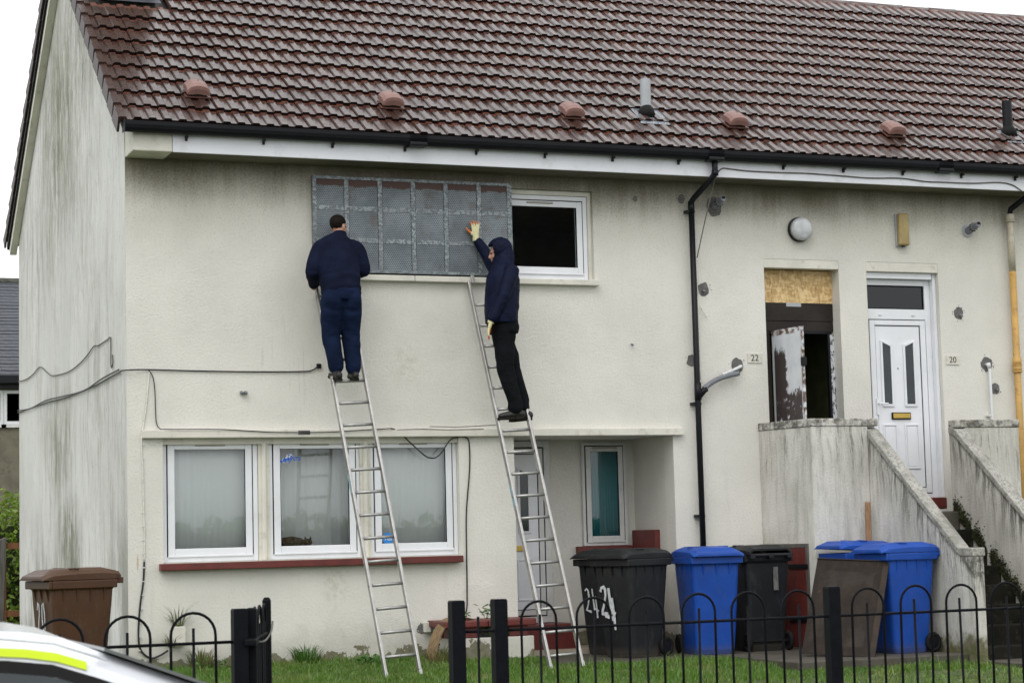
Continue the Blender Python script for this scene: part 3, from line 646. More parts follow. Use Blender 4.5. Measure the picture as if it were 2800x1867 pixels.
for r in range(NR+1):
    v = r*GA
    if v+.2 > SL: continue
    link('verge_tile', vm[0], roof, loc=rp(0, v), rot=(PIT, 0, 0))
    o = link('verge_tile', vm[1], roof); M4 = Matrix.Translation(rp(0, v, 0, True)) @ Matrix(((1, 0, 0), (0, -c, s_), (0, s_, c))).to_4x4(); o.matrix_local = M4
# dark barge board and render fillet beneath the back verge, seen from the side
for (x0, x1, w0, w1, mt) in ((-.130, -.10, -.20, -.125, 'black'), (-.10, -.008, -.30, -.10, 'cream')):
    b = MB(); b.hexa([rp(x0, .05, w0, True), rp(x1, .05, w0, True), rp(x1, SL-.05, w0, True), rp(x0, SL-.05, w0, True)], [rp(x0, .05, w1, True), rp(x1, .05, w1, True), rp(x1, SL-.05, w1, True), rp(x0, SL-.05, w1, True)])
    b.build('barge_board', M[mt], H)
rm = MB().loft([(0, RY, RZ-.03), (.445, RY, RZ-.03)], [(.125, .10), (.13, .105)], 14, side=(0, 1, 0)).mesh('ridge_tile', M['tile'], True)
fattr(rm, 'v', [0]*len(rm.vertices)); fattr(rm, 'tone', [.9]*len(rm.vertices))
for k in range(int((XE+.1)/.45)):
    x = -.15+k*.45
    if x < .9: continue
    link('ridge_tile', rm, roof, loc=(x, random.uniform(-.004, .004), random.uniform(-.004, .004)))
# chimney stack rising through the roof
ch = MB(); zc = rp(0, 2.56/c, 0)[2]
ch.box(.13, .80, 2.22, 3.0, 6.9, 9.9); ch = ch.build('chimney', M['stack'], roof, bevel=.02)
f = MB(); f.hexa([rp(.10, 3.22, .045), rp(.84, 3.22, .045), rp(.84, 3.36, .045), rp(.10, 3.36, .045)], [rp(.10, 3.22, .052), rp(.84, 3.22, .052), rp(.84, 3.36, .06), rp(.10, 3.36, .06)])
f.build('lead_flashing', M['slate'], roof, bevel=.006)
# eaves
MB().box(.412, 10.9, -.432, -.408, 5.19, 5.47).build('fascia', M['fascia'], H, bevel=.004)
MB().box(10.902, XE, -.425, -.40, 5.19, 5.47).build('fascia', M['fascia'], H)
MB().box(.412, XE, -.407, -.002, 5.195, 5.215).build('soffit', M['nbwall'], H)
MB().prism([(0.0, -.43, 5.19), (0.0, -.43, 5.40), (0.0, -.36, 5.44), (0.0, -.002, 5.62), (0.0, -.002, 5.19)], (.41, 0, 0)).build('corbel_block', M['cream'], H, bevel=.012)
g = MB(); prof = [(.055*math.cos(a), .055*math.sin(a)) for a in np.linspace(math.pi, 2*math.pi, 10)]
prof = prof+[(x*.9, y*.9) for x, y in prof[::-1]]
def gut(x0, x1): return MB().prism([(x0, -.505+y*1.12, 5.475+z*2.05) for y, z in prof], (x1-x0, 0, 0))
gu = gut(-.10, 10.98).build('gutter', M['black'], H, smooth=False); gut(11.0, XE).build('gutter', M['black'], H)
MB().box(-.112, -.10, -.57, -.44, 5.36, 5.49).build('end_cap', M['black'], gu, bevel=.01)
for x in (.55, 1.37, 2.12, 2.93, 3.75, 4.56, 5.38, 6.2, 7.55, 8.35, 9.16, 9.98, 10.75):
    b = MB().box(x-.013, x+.013, -.50, -.434, 5.335, 5.362).box(x-.013, x+.013, -.458, -.4335, 5.31, 5.336)
    b.build('gutter_bracket', M['black'], gu, bevel=.004)
for x in (6.63, 3.05, 9.7):
    gut(x-.1, x+.1).build('gutter_joint', M['black'], gu).scale = (1, 1, 1); 
    MB().box(x-.10, x+.10, -.574, -.436, 5.352, 5.40).build('gutter_joint', M['black'], gu, bevel=.015)
dp = MB().loft([(6.63, -.505, 5.40), (6.63, -.505, 5.26), (6.62, -.495, 5.20), (6.59, -.45, 5.14), (6.54, -.13, 4.99), (6.525, -.09, 4.95), (6.525, -.085, 4.9)], .034, 12, cap=True)
dp.loft([(6.525, -.085, 4.92), (6.525, -.085, 2.8), (6.535, -.085, -.2)], .034, 12)
dp.loft([(6.525, -.085, 4.82), (6.525, -.085, 4.96)], .038, 12); dp.loft([(6.53, -.085, 2.66), (6.53, -.085, 2.86)], .041, 12); dp.loft([(6.63, -.505, 5.19), (6.63, -.505, 5.25)], .039, 12)
dp.loft([(6.54, -.085, 2.70), (6.60, -.10, 2.77), (6.63, -.105, 2.79)], .036, 12)
dpo = dp.build('downpipe', M['black'], H, smooth=True)
for z in (4.84, 2.62, 1.34): MB().box(6.462, 6.565, -.10, -.002, z-.016, z+.016).build('pipe_clip', M['black'], dpo, bevel=.004)
yp = MB().loft([(10.9, -.09, -.2), (10.9, -.09, 4.25)], .042, 12).build('waste_pipe', M['ypipe'], H, smooth=True)
MB().loft([(10.9, -.09, 4.25), (10.9, -.09, 4.86)], .0425, 12).build('pipe_top', M['cpipe'], yp, smooth=True)
for z, mt in ((4.90, 'cpipe'), (3.12, 'ypipe'), (3.04, 'ypipe')):
    MB().loft([(10.9, -.09, z-.035), (10.9, -.09, z+.06)], .055, 12).torus((10.9, -.09, z-.03), (0, 0, 1), .052, .01).build('pipe_collar', M[mt], yp, smooth=True)
MB().loft([(10.9, -.09, 4.94), (10.91, -.10, 5.02), (11.04, -.42, 5.2), (11.06, -.5, 5.3), (11.06, -.505, 5.4)], .036, 12).build('swan_neck', M['black'], yp, smooth=True)

# ---- render band and sills
bd = MB().box(.15, 6.345, -.075, -.002, 2.262, 2.345).build('canopy_band', M['cream'], H, bevel=.008)
for q in ([(2.9, -.077, 2.338), (3.2, -.077, 2.344), (3.5, -.077, 2.335), (3.9, -.077, 2.341)], [(3.3, -.0015, 2.375), (3.6, -.0015, 2.368), (3.85, -.0015, 2.378), (4.1, -.0015, 2.392)]): stroke(MB(), q, .007, (0, -1, 0), .0012).build('crack', M['mortar'], H)
MB().box(1.80, 1.93, -.0785, -.0755, 2.29, 2.335).build('spalled_patch', M['mortar'], H, bevel=.001)
MB().box(.32, 3.62, -.11, .06, .90, .973).build('window_sill', M['red'], H, bevel=.008)
MB().box(.37, 3.62, -.104, .05, .9735, .981).build('peeled_paint', M['cream'], H)
MB().box(2.3, 5.345, -.075, .05, 3.955, 4.018).build('window_sill', M['cream'], H, bevel=.008)
MB().box(3.139, 3.143, -.077, -.07, 3.955, 4.0185).build('joint', M['gasket'], H)
for x in (1.455, 2.575):
    MB().box(x-.06, x+.06, .055, .2, .982, 2.268).loft([(x, .05, .985), (x, .05, 2.265)], .03, 10).build('mullion', M['cream'], H)
MB().box(.372, 3.628, .03, .20, 2.2, 2.268).build('window_head', M['cream'], H)

def frame_bars(mb, x0, x1, z0, z1, y0, y1, wl, wr=None, wb=None, wt=None):
    wr = wl if wr is None else wr; wb = wl if wb is None else wb; wt = wl if wt is None else wt
    mb.box(x0, x0+wl, y0, y1, z0, z1); mb.box(x1-wr, x1, y0, y1, z0, z1)
    mb.box(x0+wl, x1-wr, y0, y1, z0, z0+wb); mb.box(x0+wl, x1-wr, y0, y1, z1-wt, z1); return mb
def window(x0, x1, z0, z1, y, fl, sash, glass='glass', mat='upvc', vent=True, parent=H, bead=.012):
    w = frame_bars(MB(), x0, x1, z0, z1, y, y+.07, *fl).build('window', M[mat], parent, bevel=.004)
    a, b, c_, d = x0+fl[0]+.004, x1-fl[1]-.004, z0+fl[2]+.004, z1-fl[3]-.004
    MB().box(a-.004, b+.004, y+.03, y+.034, c_-.004, c_+.01).build('gasket', M['gasket'], w)
    frame_bars(MB(), a-.0035, b+.0035, c_-.0035, d+.0035, y+.003, y+.02, .014).build('gasket', M['gasket'], w)
    frame_bars(MB(), a+.008, b-.008, c_+.008, d-.008, y-.012, y+.055, sash).build('sash', M[mat], w, bevel=.006)
    frame_bars(MB(), a+sash+.001, b-sash-.001, c_+sash+.001, d-sash-.001, y-.004, y+.03, .008).build('gasket', M['gasket'], w)
    MB().box(a+sash, b-sash, y+.012, y+.018, c_+sash, d-sash).build('pane', M[glass], w)
    MB().box(a+.004, b-.004, y-.02, y-.002, c_-.008, c_+.012).build('drip_bar', M[mat], w, bevel=.004)
    if vent:
        xm = (a+b)/2; MB().box(xm-.16, xm+.16, y-.028, y-.012, d-sash*.62, d-sash*.30).build('trickle_vent', M['ventbar'], w, bevel=.006)
    return w
fl = (.05, .05, .055, .03)
window(.372, 1.392, .982, 2.262, .08, fl, .072); window(1.518, 2.515, .982, 2.262, .08, (.035, .035, .055, .03), .072); window(2.637, 3.628, .982, 2.262, .08, (.035, .045, .055, .03), .072)
window(4.1, 5.27, 4.03, 4.985, .07, (.06, .05, .06, .05), .068, glass='clearglass', mat='upvc')
frame_bars(MB(), 4.17, 5.215, 4.09, 4.925, .15, .20, .045).build('inner_frame', M['grey'], H); MB().box(4.5, 5.1, 1.9, 1.95, 2.62, 4.75).box(4.2, 4.3, .9, 1.9, 2.62, 4.9).build('inner_door', M['cream'], H)
MB().box(2.09, 4.098, .09, .15, 4.03, 5.035).build('boarded_window', M['brownboard'], H)
MB().box(5.272, 5.313, .05, .2, 4.022, 5.038).build('jamb', M['cream'], H); MB().box(2.09, 5.272, .05, .2, 4.987, 5.038).build('jamb', M['cream'], H)

# ---- porch
PY = 1.1
MB().box(4.05, 6.55, PY+.001, PY+.15, -.45, 2.45).build('porch_back_wall', M['porch'], H)
MB().box(4.05, 4.278, .242, PY, -.45, 2.45).build('porch_side_wall', M['porch'], H); MB().box(6.237, 6.5, .242, PY, -.45, 2.45).build('porch_side_wall', M['porch'], H)
MB().box(4.279, 6.236, .242, PY, 2.272, 2.44).build('porch_ceiling', M['porch'], H)
pw = window(5.55, 6.12, 1.03, 2.235, PY-.05, (.035, .035, .04, .03), .06, mat='upvcg'); 
MB().box(5.46, 6.16, PY-.10, PY-.002, .93, 1.026).build('window_sill', M['red'], H, bevel=.006)
mbx = MB().box(6.165, 6.234, .42, PY-.06, .40, 1.20).build('meter_cupboard', M['red'], H, bevel=.006); MB().box(6.160, 6.1645, .44, PY-.08, .42, 1.09).build('cupboard_door', M['red'], mbx, bevel=.003)
MB().box(4.281, 5.24, .58, PY-.002, -.166, .16).build('door_step', M['red'], H, bevel=.01)

def panel_door(x0, x1, z0, z1, y, glass, parent, lbl, mold=True, letter_z=None, letter_x=None, handle_x=None, lower=True, glz=None):
    d = MB().box(x0, x1, y, y+.05, z0, z1).build('front_door', M['upvc'], parent, bevel=.003)
    if lbl: d['label'] = lbl
    for (a, b, zb, zt, pk) in glass:
        # moulded surround with a sloping head, and the pane inside it
        dl = .028
        o = [(a-dl, y, zb-dl), (b+dl, y, zb-dl), (b+dl, y, zt-pk*.12+dl) if pk < 0 else (b+dl, y, zt-.05+dl), (a-dl, y, zt+dl)]
        if pk > 0: o = [(a-dl, y, zb-dl), (b+dl, y, zb-dl), (b+dl, y, zt+dl), (a-dl, y, zt-.05+dl)]
        else: o = [(a-dl, y, zb-dl), (b+dl, y, zb-dl), (b+dl, y, zt-.05+dl), (a-dl, y, zt+dl)]
        i = [(a, y, zb), (b, y, zb), (b, y, zt if pk > 0 else zt-.05), (a, y, zt-.05 if pk > 0 else zt)]
        m_ = MB()
        for k in range(4):
            k2 = (k+1) % 4; q = [o[k], o[k2], i[k2], i[k]]; m_.prism([(p[0], p[1]-.001, p[2]) for p in q], (0, -.018, 0))
        m_.build('moulding', M['upvc'], d, bevel=.004)
        MB().prism([(p[0], y-.004, p[2]) for p in i], (0, -.003, 0)).build('pane', M['carglass'], d)
    return d
# porch door (mostly hidden behind the front wall)
frame_bars(MB(), 4.33, 5.13, .165, 2.262, PY-.06, PY-.003, .07).build('door_frame', M['upvcg'], H, bevel=.004)
frame_bars(MB(), 4.402, 5.058, .237, 2.19, PY-.05, PY-.01, .012).build('gasket', M['gasket'], H)
frame_bars(MB(), 4.416, 5.044, .251, 2.176, PY-.065, PY-.012, .06).build('door_frame', M['upvcg'], H, bevel=.004)
frame_bars(MB(), 4.477, 4.983, .312, 2.115, PY-.055, PY-.014, .008).build('gasket', M['gasket'], H)
pd = panel_door(4.486, 4.974, .321, 2.106, PY-.055, [(4.75, 4.85, 1.22, 1.93, -1)], H, 'white ground floor door in the porch, half hidden')
MB().box(4.64, 4.80, PY-.072, PY-.056, .99, 1.055).build('letterbox', M['brass'], pd, bevel=.004)
for zz_ in ((.42, .90),): frame_bars(MB(), 4.70, 4.90, zz_[0], zz_[1], PY-.065, PY-.056, .02).build('moulding', M['upvc'], pd, bevel=.004)

# ---- door 22: boarded fanlight, brown boards, steel security door swung out
MB().box(7.491, 8.494, -.0, .12, 4.225, 4.328).build('lintel', M['cream'], H, bevel=.006)
MB().box(7.492, 8.493, .17, .188, 3.835, 4.224).build('strand_board', M['osb'], H)
MB().box(7.492, 8.493, .165, .185, 3.62, 3.833).build('brown_board', M['brownboard'], H, bevel=.003)
MB().box(7.492, 8.493, .172, .19, 3.50, 3.618).build('brown_board', M['brownboard'], H, bevel=.003)
MB().box(7.86, 8.06, .160, .1645, 3.79, 3.835).build('label_plate', M['lgrey'], H)
MB().box(7.492, 7.63, .172, .19, 1.37, 3.498).build('brown_board', M['brownboard'], H, bevel=.003)
MB().box(8.40, 8.43, .15, .2, 1.37, 3.498).build('steel_post', M['black'], H, bevel=.003)
MB().box(8.432, 8.493, .165, .2, 1.37, 3.46).build('flaked_jamb', M['flake'], H, bevel=.003)
MB().box(7.632, 8.398, .16, .2, 3.47, 3.498).build('steel_head', M['black'], H)
sd = MB().box(0, .605, -.016, .016, 0, 1.06+.01)
sd = MB().box(0, .605, -.016, .016, 0, 1.07).box(.565, .606, -.03, -.016, .2, 1.0) if False else MB().box(0, .605, -.016, .016, 0, 1.08)
ang = math.atan2(-.60, .06)
o = sd.build('security_door', M['daub'], H, bevel=.003, loc=(7.645, .13, 2.41), rot=(0, 0, ang)); o['label'] = 'white steel security door daubed with brown paint, swung open'
MB().box(0, .605, -.014, .014, -1.03, -.002).build('lower_plate', M['brownboard'], o)
MB().box(.585, .625, -.03, .03, .62, .72).build('lock', M['black'], o, bevel=.004)
MB().box(8.16, 8.24, 1.69, 1.698, 2.95, 3.1).build('light_switch', M['lgrey'], H, bevel=.003)

# ---- door 20: white panelled door with fanlight
MB().box(8.876, 9.879, -.0, .10, 4.215, 4.328).build('lintel', M['cream'], H, bevel=.006)
MB().box(8.876, 9.82, .05, .13, 4.14, 4.213).build('head_trim', M['upvc'], H, bevel=.004)
MB().box(9.835, 9.878, .06, .2, 1.5, 4.213).build('jamb_trim', M['upvc'], H, bevel=.004)
df = frame_bars(MB(), 8.877, 9.833, 1.5, 4.138, .13, .21, .08, .075, .05, .07).box(8.957, 9.758, .13, .21, 3.655, 3.78).build('door_frame', M['upvc'], H, bevel=.004)
MB().box(8.958, 9.757, .16, .166, 3.782, 4.066).build('fanlight', M['dglass'], H); MB().box(8.95, 9.77, .19, .2, 3.76, 4.09).build('fanlight_back', M['slate'], H)
frame_bars(MB(), 8.958, 9.757, 3.782, 4.066, .15, .159, .012).build('gasket', M['gasket'], H)
for x in (9.12, 9.58): MB().box(x-.022, x+.022, .118, .129, 3.70, 3.712).build('weep_cover', M['upvcg'], H)
frame_bars(MB(), 8.958, 9.757, 1.552, 3.654, .145, .19, .009).build('gasket', M['gasket'], H)
frame_bars(MB(), 8.968, 9.747, 1.562, 3.644, .125, .19, .07, .07, .06, .06).build('door_frame', M['upvc'], H, bevel=.004)
frame_bars(MB(), 9.04, 9.675, 1.623, 3.582, .14, .185, .008).build('gasket', M['gasket'], H)
d20 = panel_door(9.049, 9.666, 1.632, 3.573, .14, [(9.135, 9.245, 2.63, 3.375, -1), (9.45, 9.565, 2.63, 3.375, 1)], H, 'white upvc front door with two slim panes and brass letterbox')
# the head of each pane leans towards the door edges as on the photograph
MB().box(9.225, 9.49, .118, .139, 2.445, 2.53).build('letterbox_rim', M['black'], d20, bevel=.006); MB().box(9.238, 9.477, .108, .117, 2.458, 2.518).build('letterbox', M['brass'], d20, bevel=.008)
for (a, b) in ((9.10, 9.30), (9.405, 9.605)):
    frame_bars(MB(), a, b, 1.85, 2.39, .126, .139, .02).build('moulding', M['upvc'], d20, bevel=.006)
    MB().box(a+.03, b-.03, .132, .139, 1.88, 2.36).build('raised_panel', M['upvc'], d20, bevel=.004)
MB().disc((9.345, .139, 3.06), (0, -1, 0), .008, .006, 10).build('spyhole', M['gasket'], d20)
MB().loft([(9.03, .115, 2.635), (9.03, .075, 2.635), (9.15, .068, 2.632)], .011, 8).box(9.015, 9.045, .105, .122, 2.50, 2.70).build('handle', M['upvc'], d20, bevel=.003)
MB().box(8.88, 9.876, .02, .21, 1.375, 1.498).build('threshold', M['red'], H, bevel=.008)

# mortar patches where pipes come through the wall
def ragged(cx, cz, r, y=-.004, seed=0, n=40, amp=.35):
    rr = random.Random(seed); pts = []
    for k in range(n):
        a = 2*math.pi*k/n; q = r*.92*(1+amp*.55*(mnoise.noise((math.cos(a)*1.7+seed*3, math.sin(a)*1.7, seed))+.4*mnoise.noise((math.cos(a)*6, math.sin(a)*6, seed)))); pts.append((cx+q*math.cos(a), y, cz+q*math.sin(a)*1.15))
    mb = MB(); mb.prism(pts, (0, .0035, 0))
    for _ in range(12):
        a = rr.uniform(0, 6.28); q = r*(1+.45*rr.random()**2.2); s = rr.uniform(.002, .006); mb.box(cx+q*math.cos(a)-s, cx+q*math.cos(a)+s, y, y+.0035, cz+q*math.sin(a)-s, cz+q*math.sin(a)+s)
    return mb
for k, (x, z, r) in enumerate(((6.86, 4.92, .105), (6.69, 3.95, .075), (10.15, 3.73, .07), (10.63, 2.81, .065), (10.52, 3.11, .085), (7.09, 3.07, .085), (6.5, 3.12, .06), (6.44, 5.0, .05), (5.85, 4.98, .03))):
    ragged(x, z, r, seed=k+1).build('mortar_patch', M['mortar'], H)
for (x, z, r) in ((6.68, 3.93, .02), (10.17, 3.70, .018), (10.64, 2.80, .016), (5.75, 3.30, .012), (1.21, 2.74, .02), (1.25, 2.74, .02)):
    MB().loft([(x, -.006, z), (x, -.05, z-.01)], [r, r*.8], 8).build('pipe_stub', M['grey'], H, smooth=True)

# ------------------------------------------------------------------ wall fittings
t = thing('wall_lamp', 'round bulkhead wall lamp with ribbed clear glass above the boarded door', 'wall lamp', (7.97, 0, 4.685), group='lamps over the upper doors')
MB().disc((0, -.001, 0), (0, -1, 0), .148, .05, 28).build('base', M['black'], t, bevel=.008)
lm = MB().loft([(0, -.051, 0), (0, -.095, 0), (0, -.115, 0), (0, -.13, 0), (0, -.135, 0)], [.140, .138, .128, .10, .02], 28, side=(1, 0, 0)); lm.build('lamp_glass', M['lampglass'], t, smooth=True)
for r in (.05, .085, .115): MB().torus((0, -.13+.012*(r > .1)+.004*(r > .06), 0), (0, 1, 0), r, .004, 28, 6).build('glass_rib', M['lampglass'], t, smooth=True)
t = thing('wall_lamp', 'narrow yellowed rectangular wall lamp above the white door', 'wall lamp', (9.37, 0, 4.725), group='lamps over the upper doors')
MB().box(-.075, .075, -.035, -.001, -.20, .20).build('base', M['lgrey'], t, bevel=.006)
MB().box(-.068, .075, -.10, -.036, -.195, .195).build('lamp_cover', M['beige'], t, bevel=.022, seg=4); MB().disc((0, -.06, -.2), (0, 0, -1), .02, .012, 10).build('end_plug', M['gasket'], t)
for (x, z, lbl, tilt) in ((6.86, 4.92, 'grey boiler flue outlet beside the black downpipe', .06), (10.33, 4.745, 'grey boiler flue outlet with white collar near the yellow pipe', .05)):
    t = thing('flue_pipe', lbl, 'flue', (x, 0, z), group='flue outlets on the front wall')
    MB().disc((0, -.006, 0), (0, -1, 0), .08, .012, 24, .072).build('collar', M['lgrey'] if x > 9 else M['mortar'], t, smooth=False)
    MB().loft([(0, -.018, 0), (.0, -.14, tilt*.6), (.0, -.16, tilt*.7)], [.047, .047, .05], 18).build('outer_pipe', M['grey'], t, smooth=False)
    MB().loft([(0, -.161, tilt*.7), (.0, -.25, tilt)], [.036, .034], 16).build('inner_pipe', M['grey'], t)
    MB().loft([(0, -.2501, tilt), (0, -.2512, tilt)], [.026, .026], 14).build('mouth', M['gasket'], t)
    for k in range(10):
        a = k*.63; MB().box(.049*math.cos(a)-.004, .049*math.cos(a)+.004, -.15, -.11, .049*math.sin(a)+tilt*.55-.004, .049*math.sin(a)+tilt*.55+.004).build('fin', M['gasket'], t)
for (x, n) in ((7.32, '22'), (10.03, '20')):
    t = thing('number_plate', 'cream number plate reading twenty two left of the boarded door' if n == '22' else 'cream number plate reading twenty right of the white door', 'house number', (x, 0, 3.155), group='house number plates')
    MB().box(-.092, .092, -.012, -.0015, -.055, .055).build('plate', M['plate'], t, bevel=.002)
    text(n, .105, (0, -.0135, 0), M['figure'], t, 'figures')
    for sx in (-.078, .078): MB().disc((sx, -.012, 0), (0, -1, 0), .005, .002, 8).build('screw', M['brass'], t)
t = thing('overflow_pipe', 'thin white overflow pipe with elbow by the yellow pipe', 'pipe')
MB().loft([(10.50, -.01, 3.10), (10.50, -.055, 3.105), (10.515, -.06, 3.08), (10.525, -.06, 2.45), (10.525, -.06, 1.5)], .019, 10).build('pipe', M['white'], t, smooth=True)
MB().loft([(10.50, -.06, 3.12), (10.515, -.06, 3.06)], .026, 10).build('elbow', M['white'], t, smooth=True); MB().box(10.47, 10.53, -.07, -.001, 2.47, 2.485).build('clip', M['white'], t)
t = thing('condensate_pipe', 'white pipe with grey foam lagging running into the black downpipe', 'pipe')
MB().loft(smoothpath([(7.12, .0, 3.055), (7.10, -.07, 3.05), (6.95, -.09, 2.99), (6.85, -.09, 2.955)]), .018, 10).build('pipe', M['white'], t, smooth=True)
MB().loft(smoothpath([(7.06, -.09, 2.97), (6.86, -.09, 2.925), (6.72, -.10, 2.87), (6.60, -.10, 2.79)]), .03, 10).build('lagging', M['grey'], t, smooth=True)
MB().loft([(6.98, -.09, 3.0), (6.91, -.09, 2.975)], .024, 10).build('joint', M['white'], t, smooth=True)

# cables
def cable(lbl, paths, r, mat, name='cable'):
    mb = MB()
    for p in paths: mb.loft(smoothpath(p, 5), r, 6)
    return tag(mb.build(name, M[mat], smooth=True), lbl, 'cable')
cable('pale cable strung in sagging loops across the gable wall', [[(-.02, y, z) for y, z in ((7.7, 3.47), (6.94, 3.44), (6.3, 3.46), (5.72, 3.50), (5.1, 3.37), (4.66, 3.30), (3.52, 3.25), (2.7, 3.28), (2.2, 3.33), (1.78, 3.39), (1.5, 3.37), (.97, 3.38), (.77, 3.37), (.76, 3.1), (.71, 3.06), (.65, 3.1), (.66, 3.19))]], .007, 'dcable')
gc = [(-.025, 7.74, 3.04), (-.025, 6.57, 3.02), (-.025, 5.22, 3.0), (-.025, 3.87, 2.96), (-.025, 2.4, 2.94), (-.025, 1.19, 2.95), (-.025, .28, 2.97), (-.03, -.03, 2.965), (.22, -.02, 2.975), (.73, -.015, 2.965), (1.33, -.015, 2.96), (1.85, -.015, 2.965), (1.98, -.015, 2.98), (2.05, -.02, 3.03)]
cable('black cable wrapping from the gable round the corner to the ladder', [gc, [(x, y, z+.02+.02*math.sin(y*1.7)) for x, y, z in gc[:7]]], .0075, 'cable')
MB_ = MB().box(2.03, 2.08, -.035, -.002, 3.0, 3.05); tag(MB_.build('junction_plug', M['black'], bevel=.006), 'small black plug at the end of the wall cable', 'plug')
cable('thin black cable dropping from the corner cable and running along the band', [[(.22, -.02, 2.975), (.27, -.015, 2.9), (.29, -.015, 2.75), (.30, -.015, 2.45), (.33, -.03, 2.37), (.40, -.08, 2.353), (.93, -.085, 2.35), (1.3, -.085, 2.33), (1.58, -.09, 2.315), (2.1, -.09, 2.315), (2.5, -.09, 2.335), (2.83, -.085, 2.352)]], .005, 'cable')
cable('black cable sagging across the right window and down to the bench', [[(2.83, -.085, 2.352), (2.9, -.06, 2.33), (3.02, -.03, 2.24), (3.21, -.03, 2.07), (3.30, -.03, 2.03), (3.36, -.03, 2.04), (3.42, -.03, 2.09), (3.52, -.02, 2.22), (3.6, -.02, 2.255), (3.72, -.015, 2.25), (3.75, -.015, 2.16), (3.745, -.015, 1.89), (3.70, -.015, 1.47), (3.69, -.015, 1.16), (3.685, -.015, .61), (3.67, -.015, .37), (3.60, -.03, .33), (3.5, -.05, .33)]], .0075, 'cable')
lc = cable('white painted cable clipped down the wall left of the windows', [[(.235, -.012, 2.97), (.20, -.012, 2.6), (.165, -.012, 2.38), (.15, -.012, 2.3), (.148, -.012, 2.15), (.158, -.012, 1.96), (.160, -.012, 1.77), (.165, -.012, 1.49), (.17, -.012, 1.29), (.165, -.012, 1.0)]], .008, 'gcable')
cable('black cable with flaking white paint hanging low at the wall corner', [[(.165, -.012, 1.0), (.155, -.012, .8), (.12, -.014, .56), (.10, -.014, .29), (.12, -.014, .11), (.22, -.02, .02), (.31, -.03, .04), (.40, -.03, .09)]], .010, 'cable')
for k, z in enumerate(np.arange(.1, 2.3, .14)):
    x = .16 if z > .9 else .12+.04*(z-.3)/.6; MB().box(x-.008, x+.012, -.024, -.002, z-.005, z+.005).build('cable_clip', M['white'], lc)
cable('cable pinned along the white fascia and slanting down to the downpipe', [[(6.56, -.12, 4.3), (6.60, -.30, 4.75), (6.66, -.43, 5.15)], [(6.66, -.43, 5.15), (6.70, -.442, 5.24), (6.76, -.442, 5.29), (6.85, -.442, 5.29), (7.11, -.442, 5.275), (7.53, -.442, 5.275), (7.87, -.442, 5.28), (8.32, -.442, 5.27), (8.70, -.442, 5.26), (9.13, -.442, 5.275), (9.47, -.442, 5.25), (9.67, -.442, 5.25), (10.13, -.442, 5.255), (10.5, -.442, 5.28), (10.7, -.442, 5.26), (10.84, -.44, 5.19)]], .007, 'dcable')
cable('thin cable hanging beside the black downpipe', [[(6.58, -.06, 4.2), (6.585, -.05, 3.5), (6.60, -.03, 2.9)], [(6.62, -.03, 3.75), (6.70, -.03, 3.62)]], .005, 'gcable')

# ------------------------------------------------------------------ roof furniture
def roofloc(u, v): return rp(u, v, .03)
VV = [(.78, 'first'), (2.95, ''), (5.12, ''), (7.22, ''), (9.38, '')]
vl = ['pink roof ventilator nearest the gable end', 'pink roof ventilator above the perforated metal panel', 'pink roof ventilator left of the grey soil pipe', 'pink roof ventilator just right of the grey soil pipe', 'pink roof ventilator furthest right towards the black pipe']
proto = None
for k, (x, _) in enumerate(VV):
    if proto is None:
        t = thing('roof_vent', vl[0], 'roof vent', group='pink ventilators in a row above the eaves')
        cap = MB(); rows = [(-.13, .115, .00), (-.12, .155, .02), (-.05, .172, .035), (.05, .172, .04), (.12, .16, .035), (.14, .145, .02)]
        vs = []; n = 9
        for (yy, top, e) in rows:
            for i in range(n):
                a = -1+2*i/(n-1); vs.append((a*.135, yy, top-.045*a*a-(.02 if abs(a) > .9 else 0)))
        lo = [(x_, y_, max(.035, z_-(.075 if abs(x_) > .12 else .07))) for x_, y_, z_ in vs]
        nn = len(vs); fs = [(j*n+i, j*n+i+1, (j+1)*n+i+1, (j+1)*n+i) for j in range(len(rows)-1) for i in range(n-1)]
        fs += [tuple(q+nn for q in f[::-1]) for f in fs[:]]
        bd_ = [i for i in range(n)]+[j*n+n-1 for j in range(1, len(rows))]+[(len(rows)-1)*n+i for i in range(n-2, -1, -1)]+[j*n for j in range(len(rows)-2, 0, -1)]
        fs += [(bd_[i], bd_[(i+1) % len(bd_)], bd_[(i+1) % len(bd_)]+nn, bd_[i]+nn) for i in range(len(bd_))]
        cap.add(vs+lo, fs); cp = cap.build('cowl', M['vent'], t, smooth=False, bevel=.012, seg=3)
        MB().box(-.10, .10, -.105, .10, .0, .10).build('throat', M['brownboard'], t)
        MB().box(-.155, .155, -.125, .22, -.012, .012).build('base_tile', M['ventbase'], t, bevel=.008)
        MB().disc((0.01, .03, .176), (0, 0, 1), .008, .003, 8).build('screw', M['brownboard'], t)
        proto = t
    else: t = dup(proto); t['label'] = vl[k]
    t.scale = (.9, .9, .85); t.location = rp(x, .70, .04); t.rotation_euler = (PIT-rad(6), 0, 0)
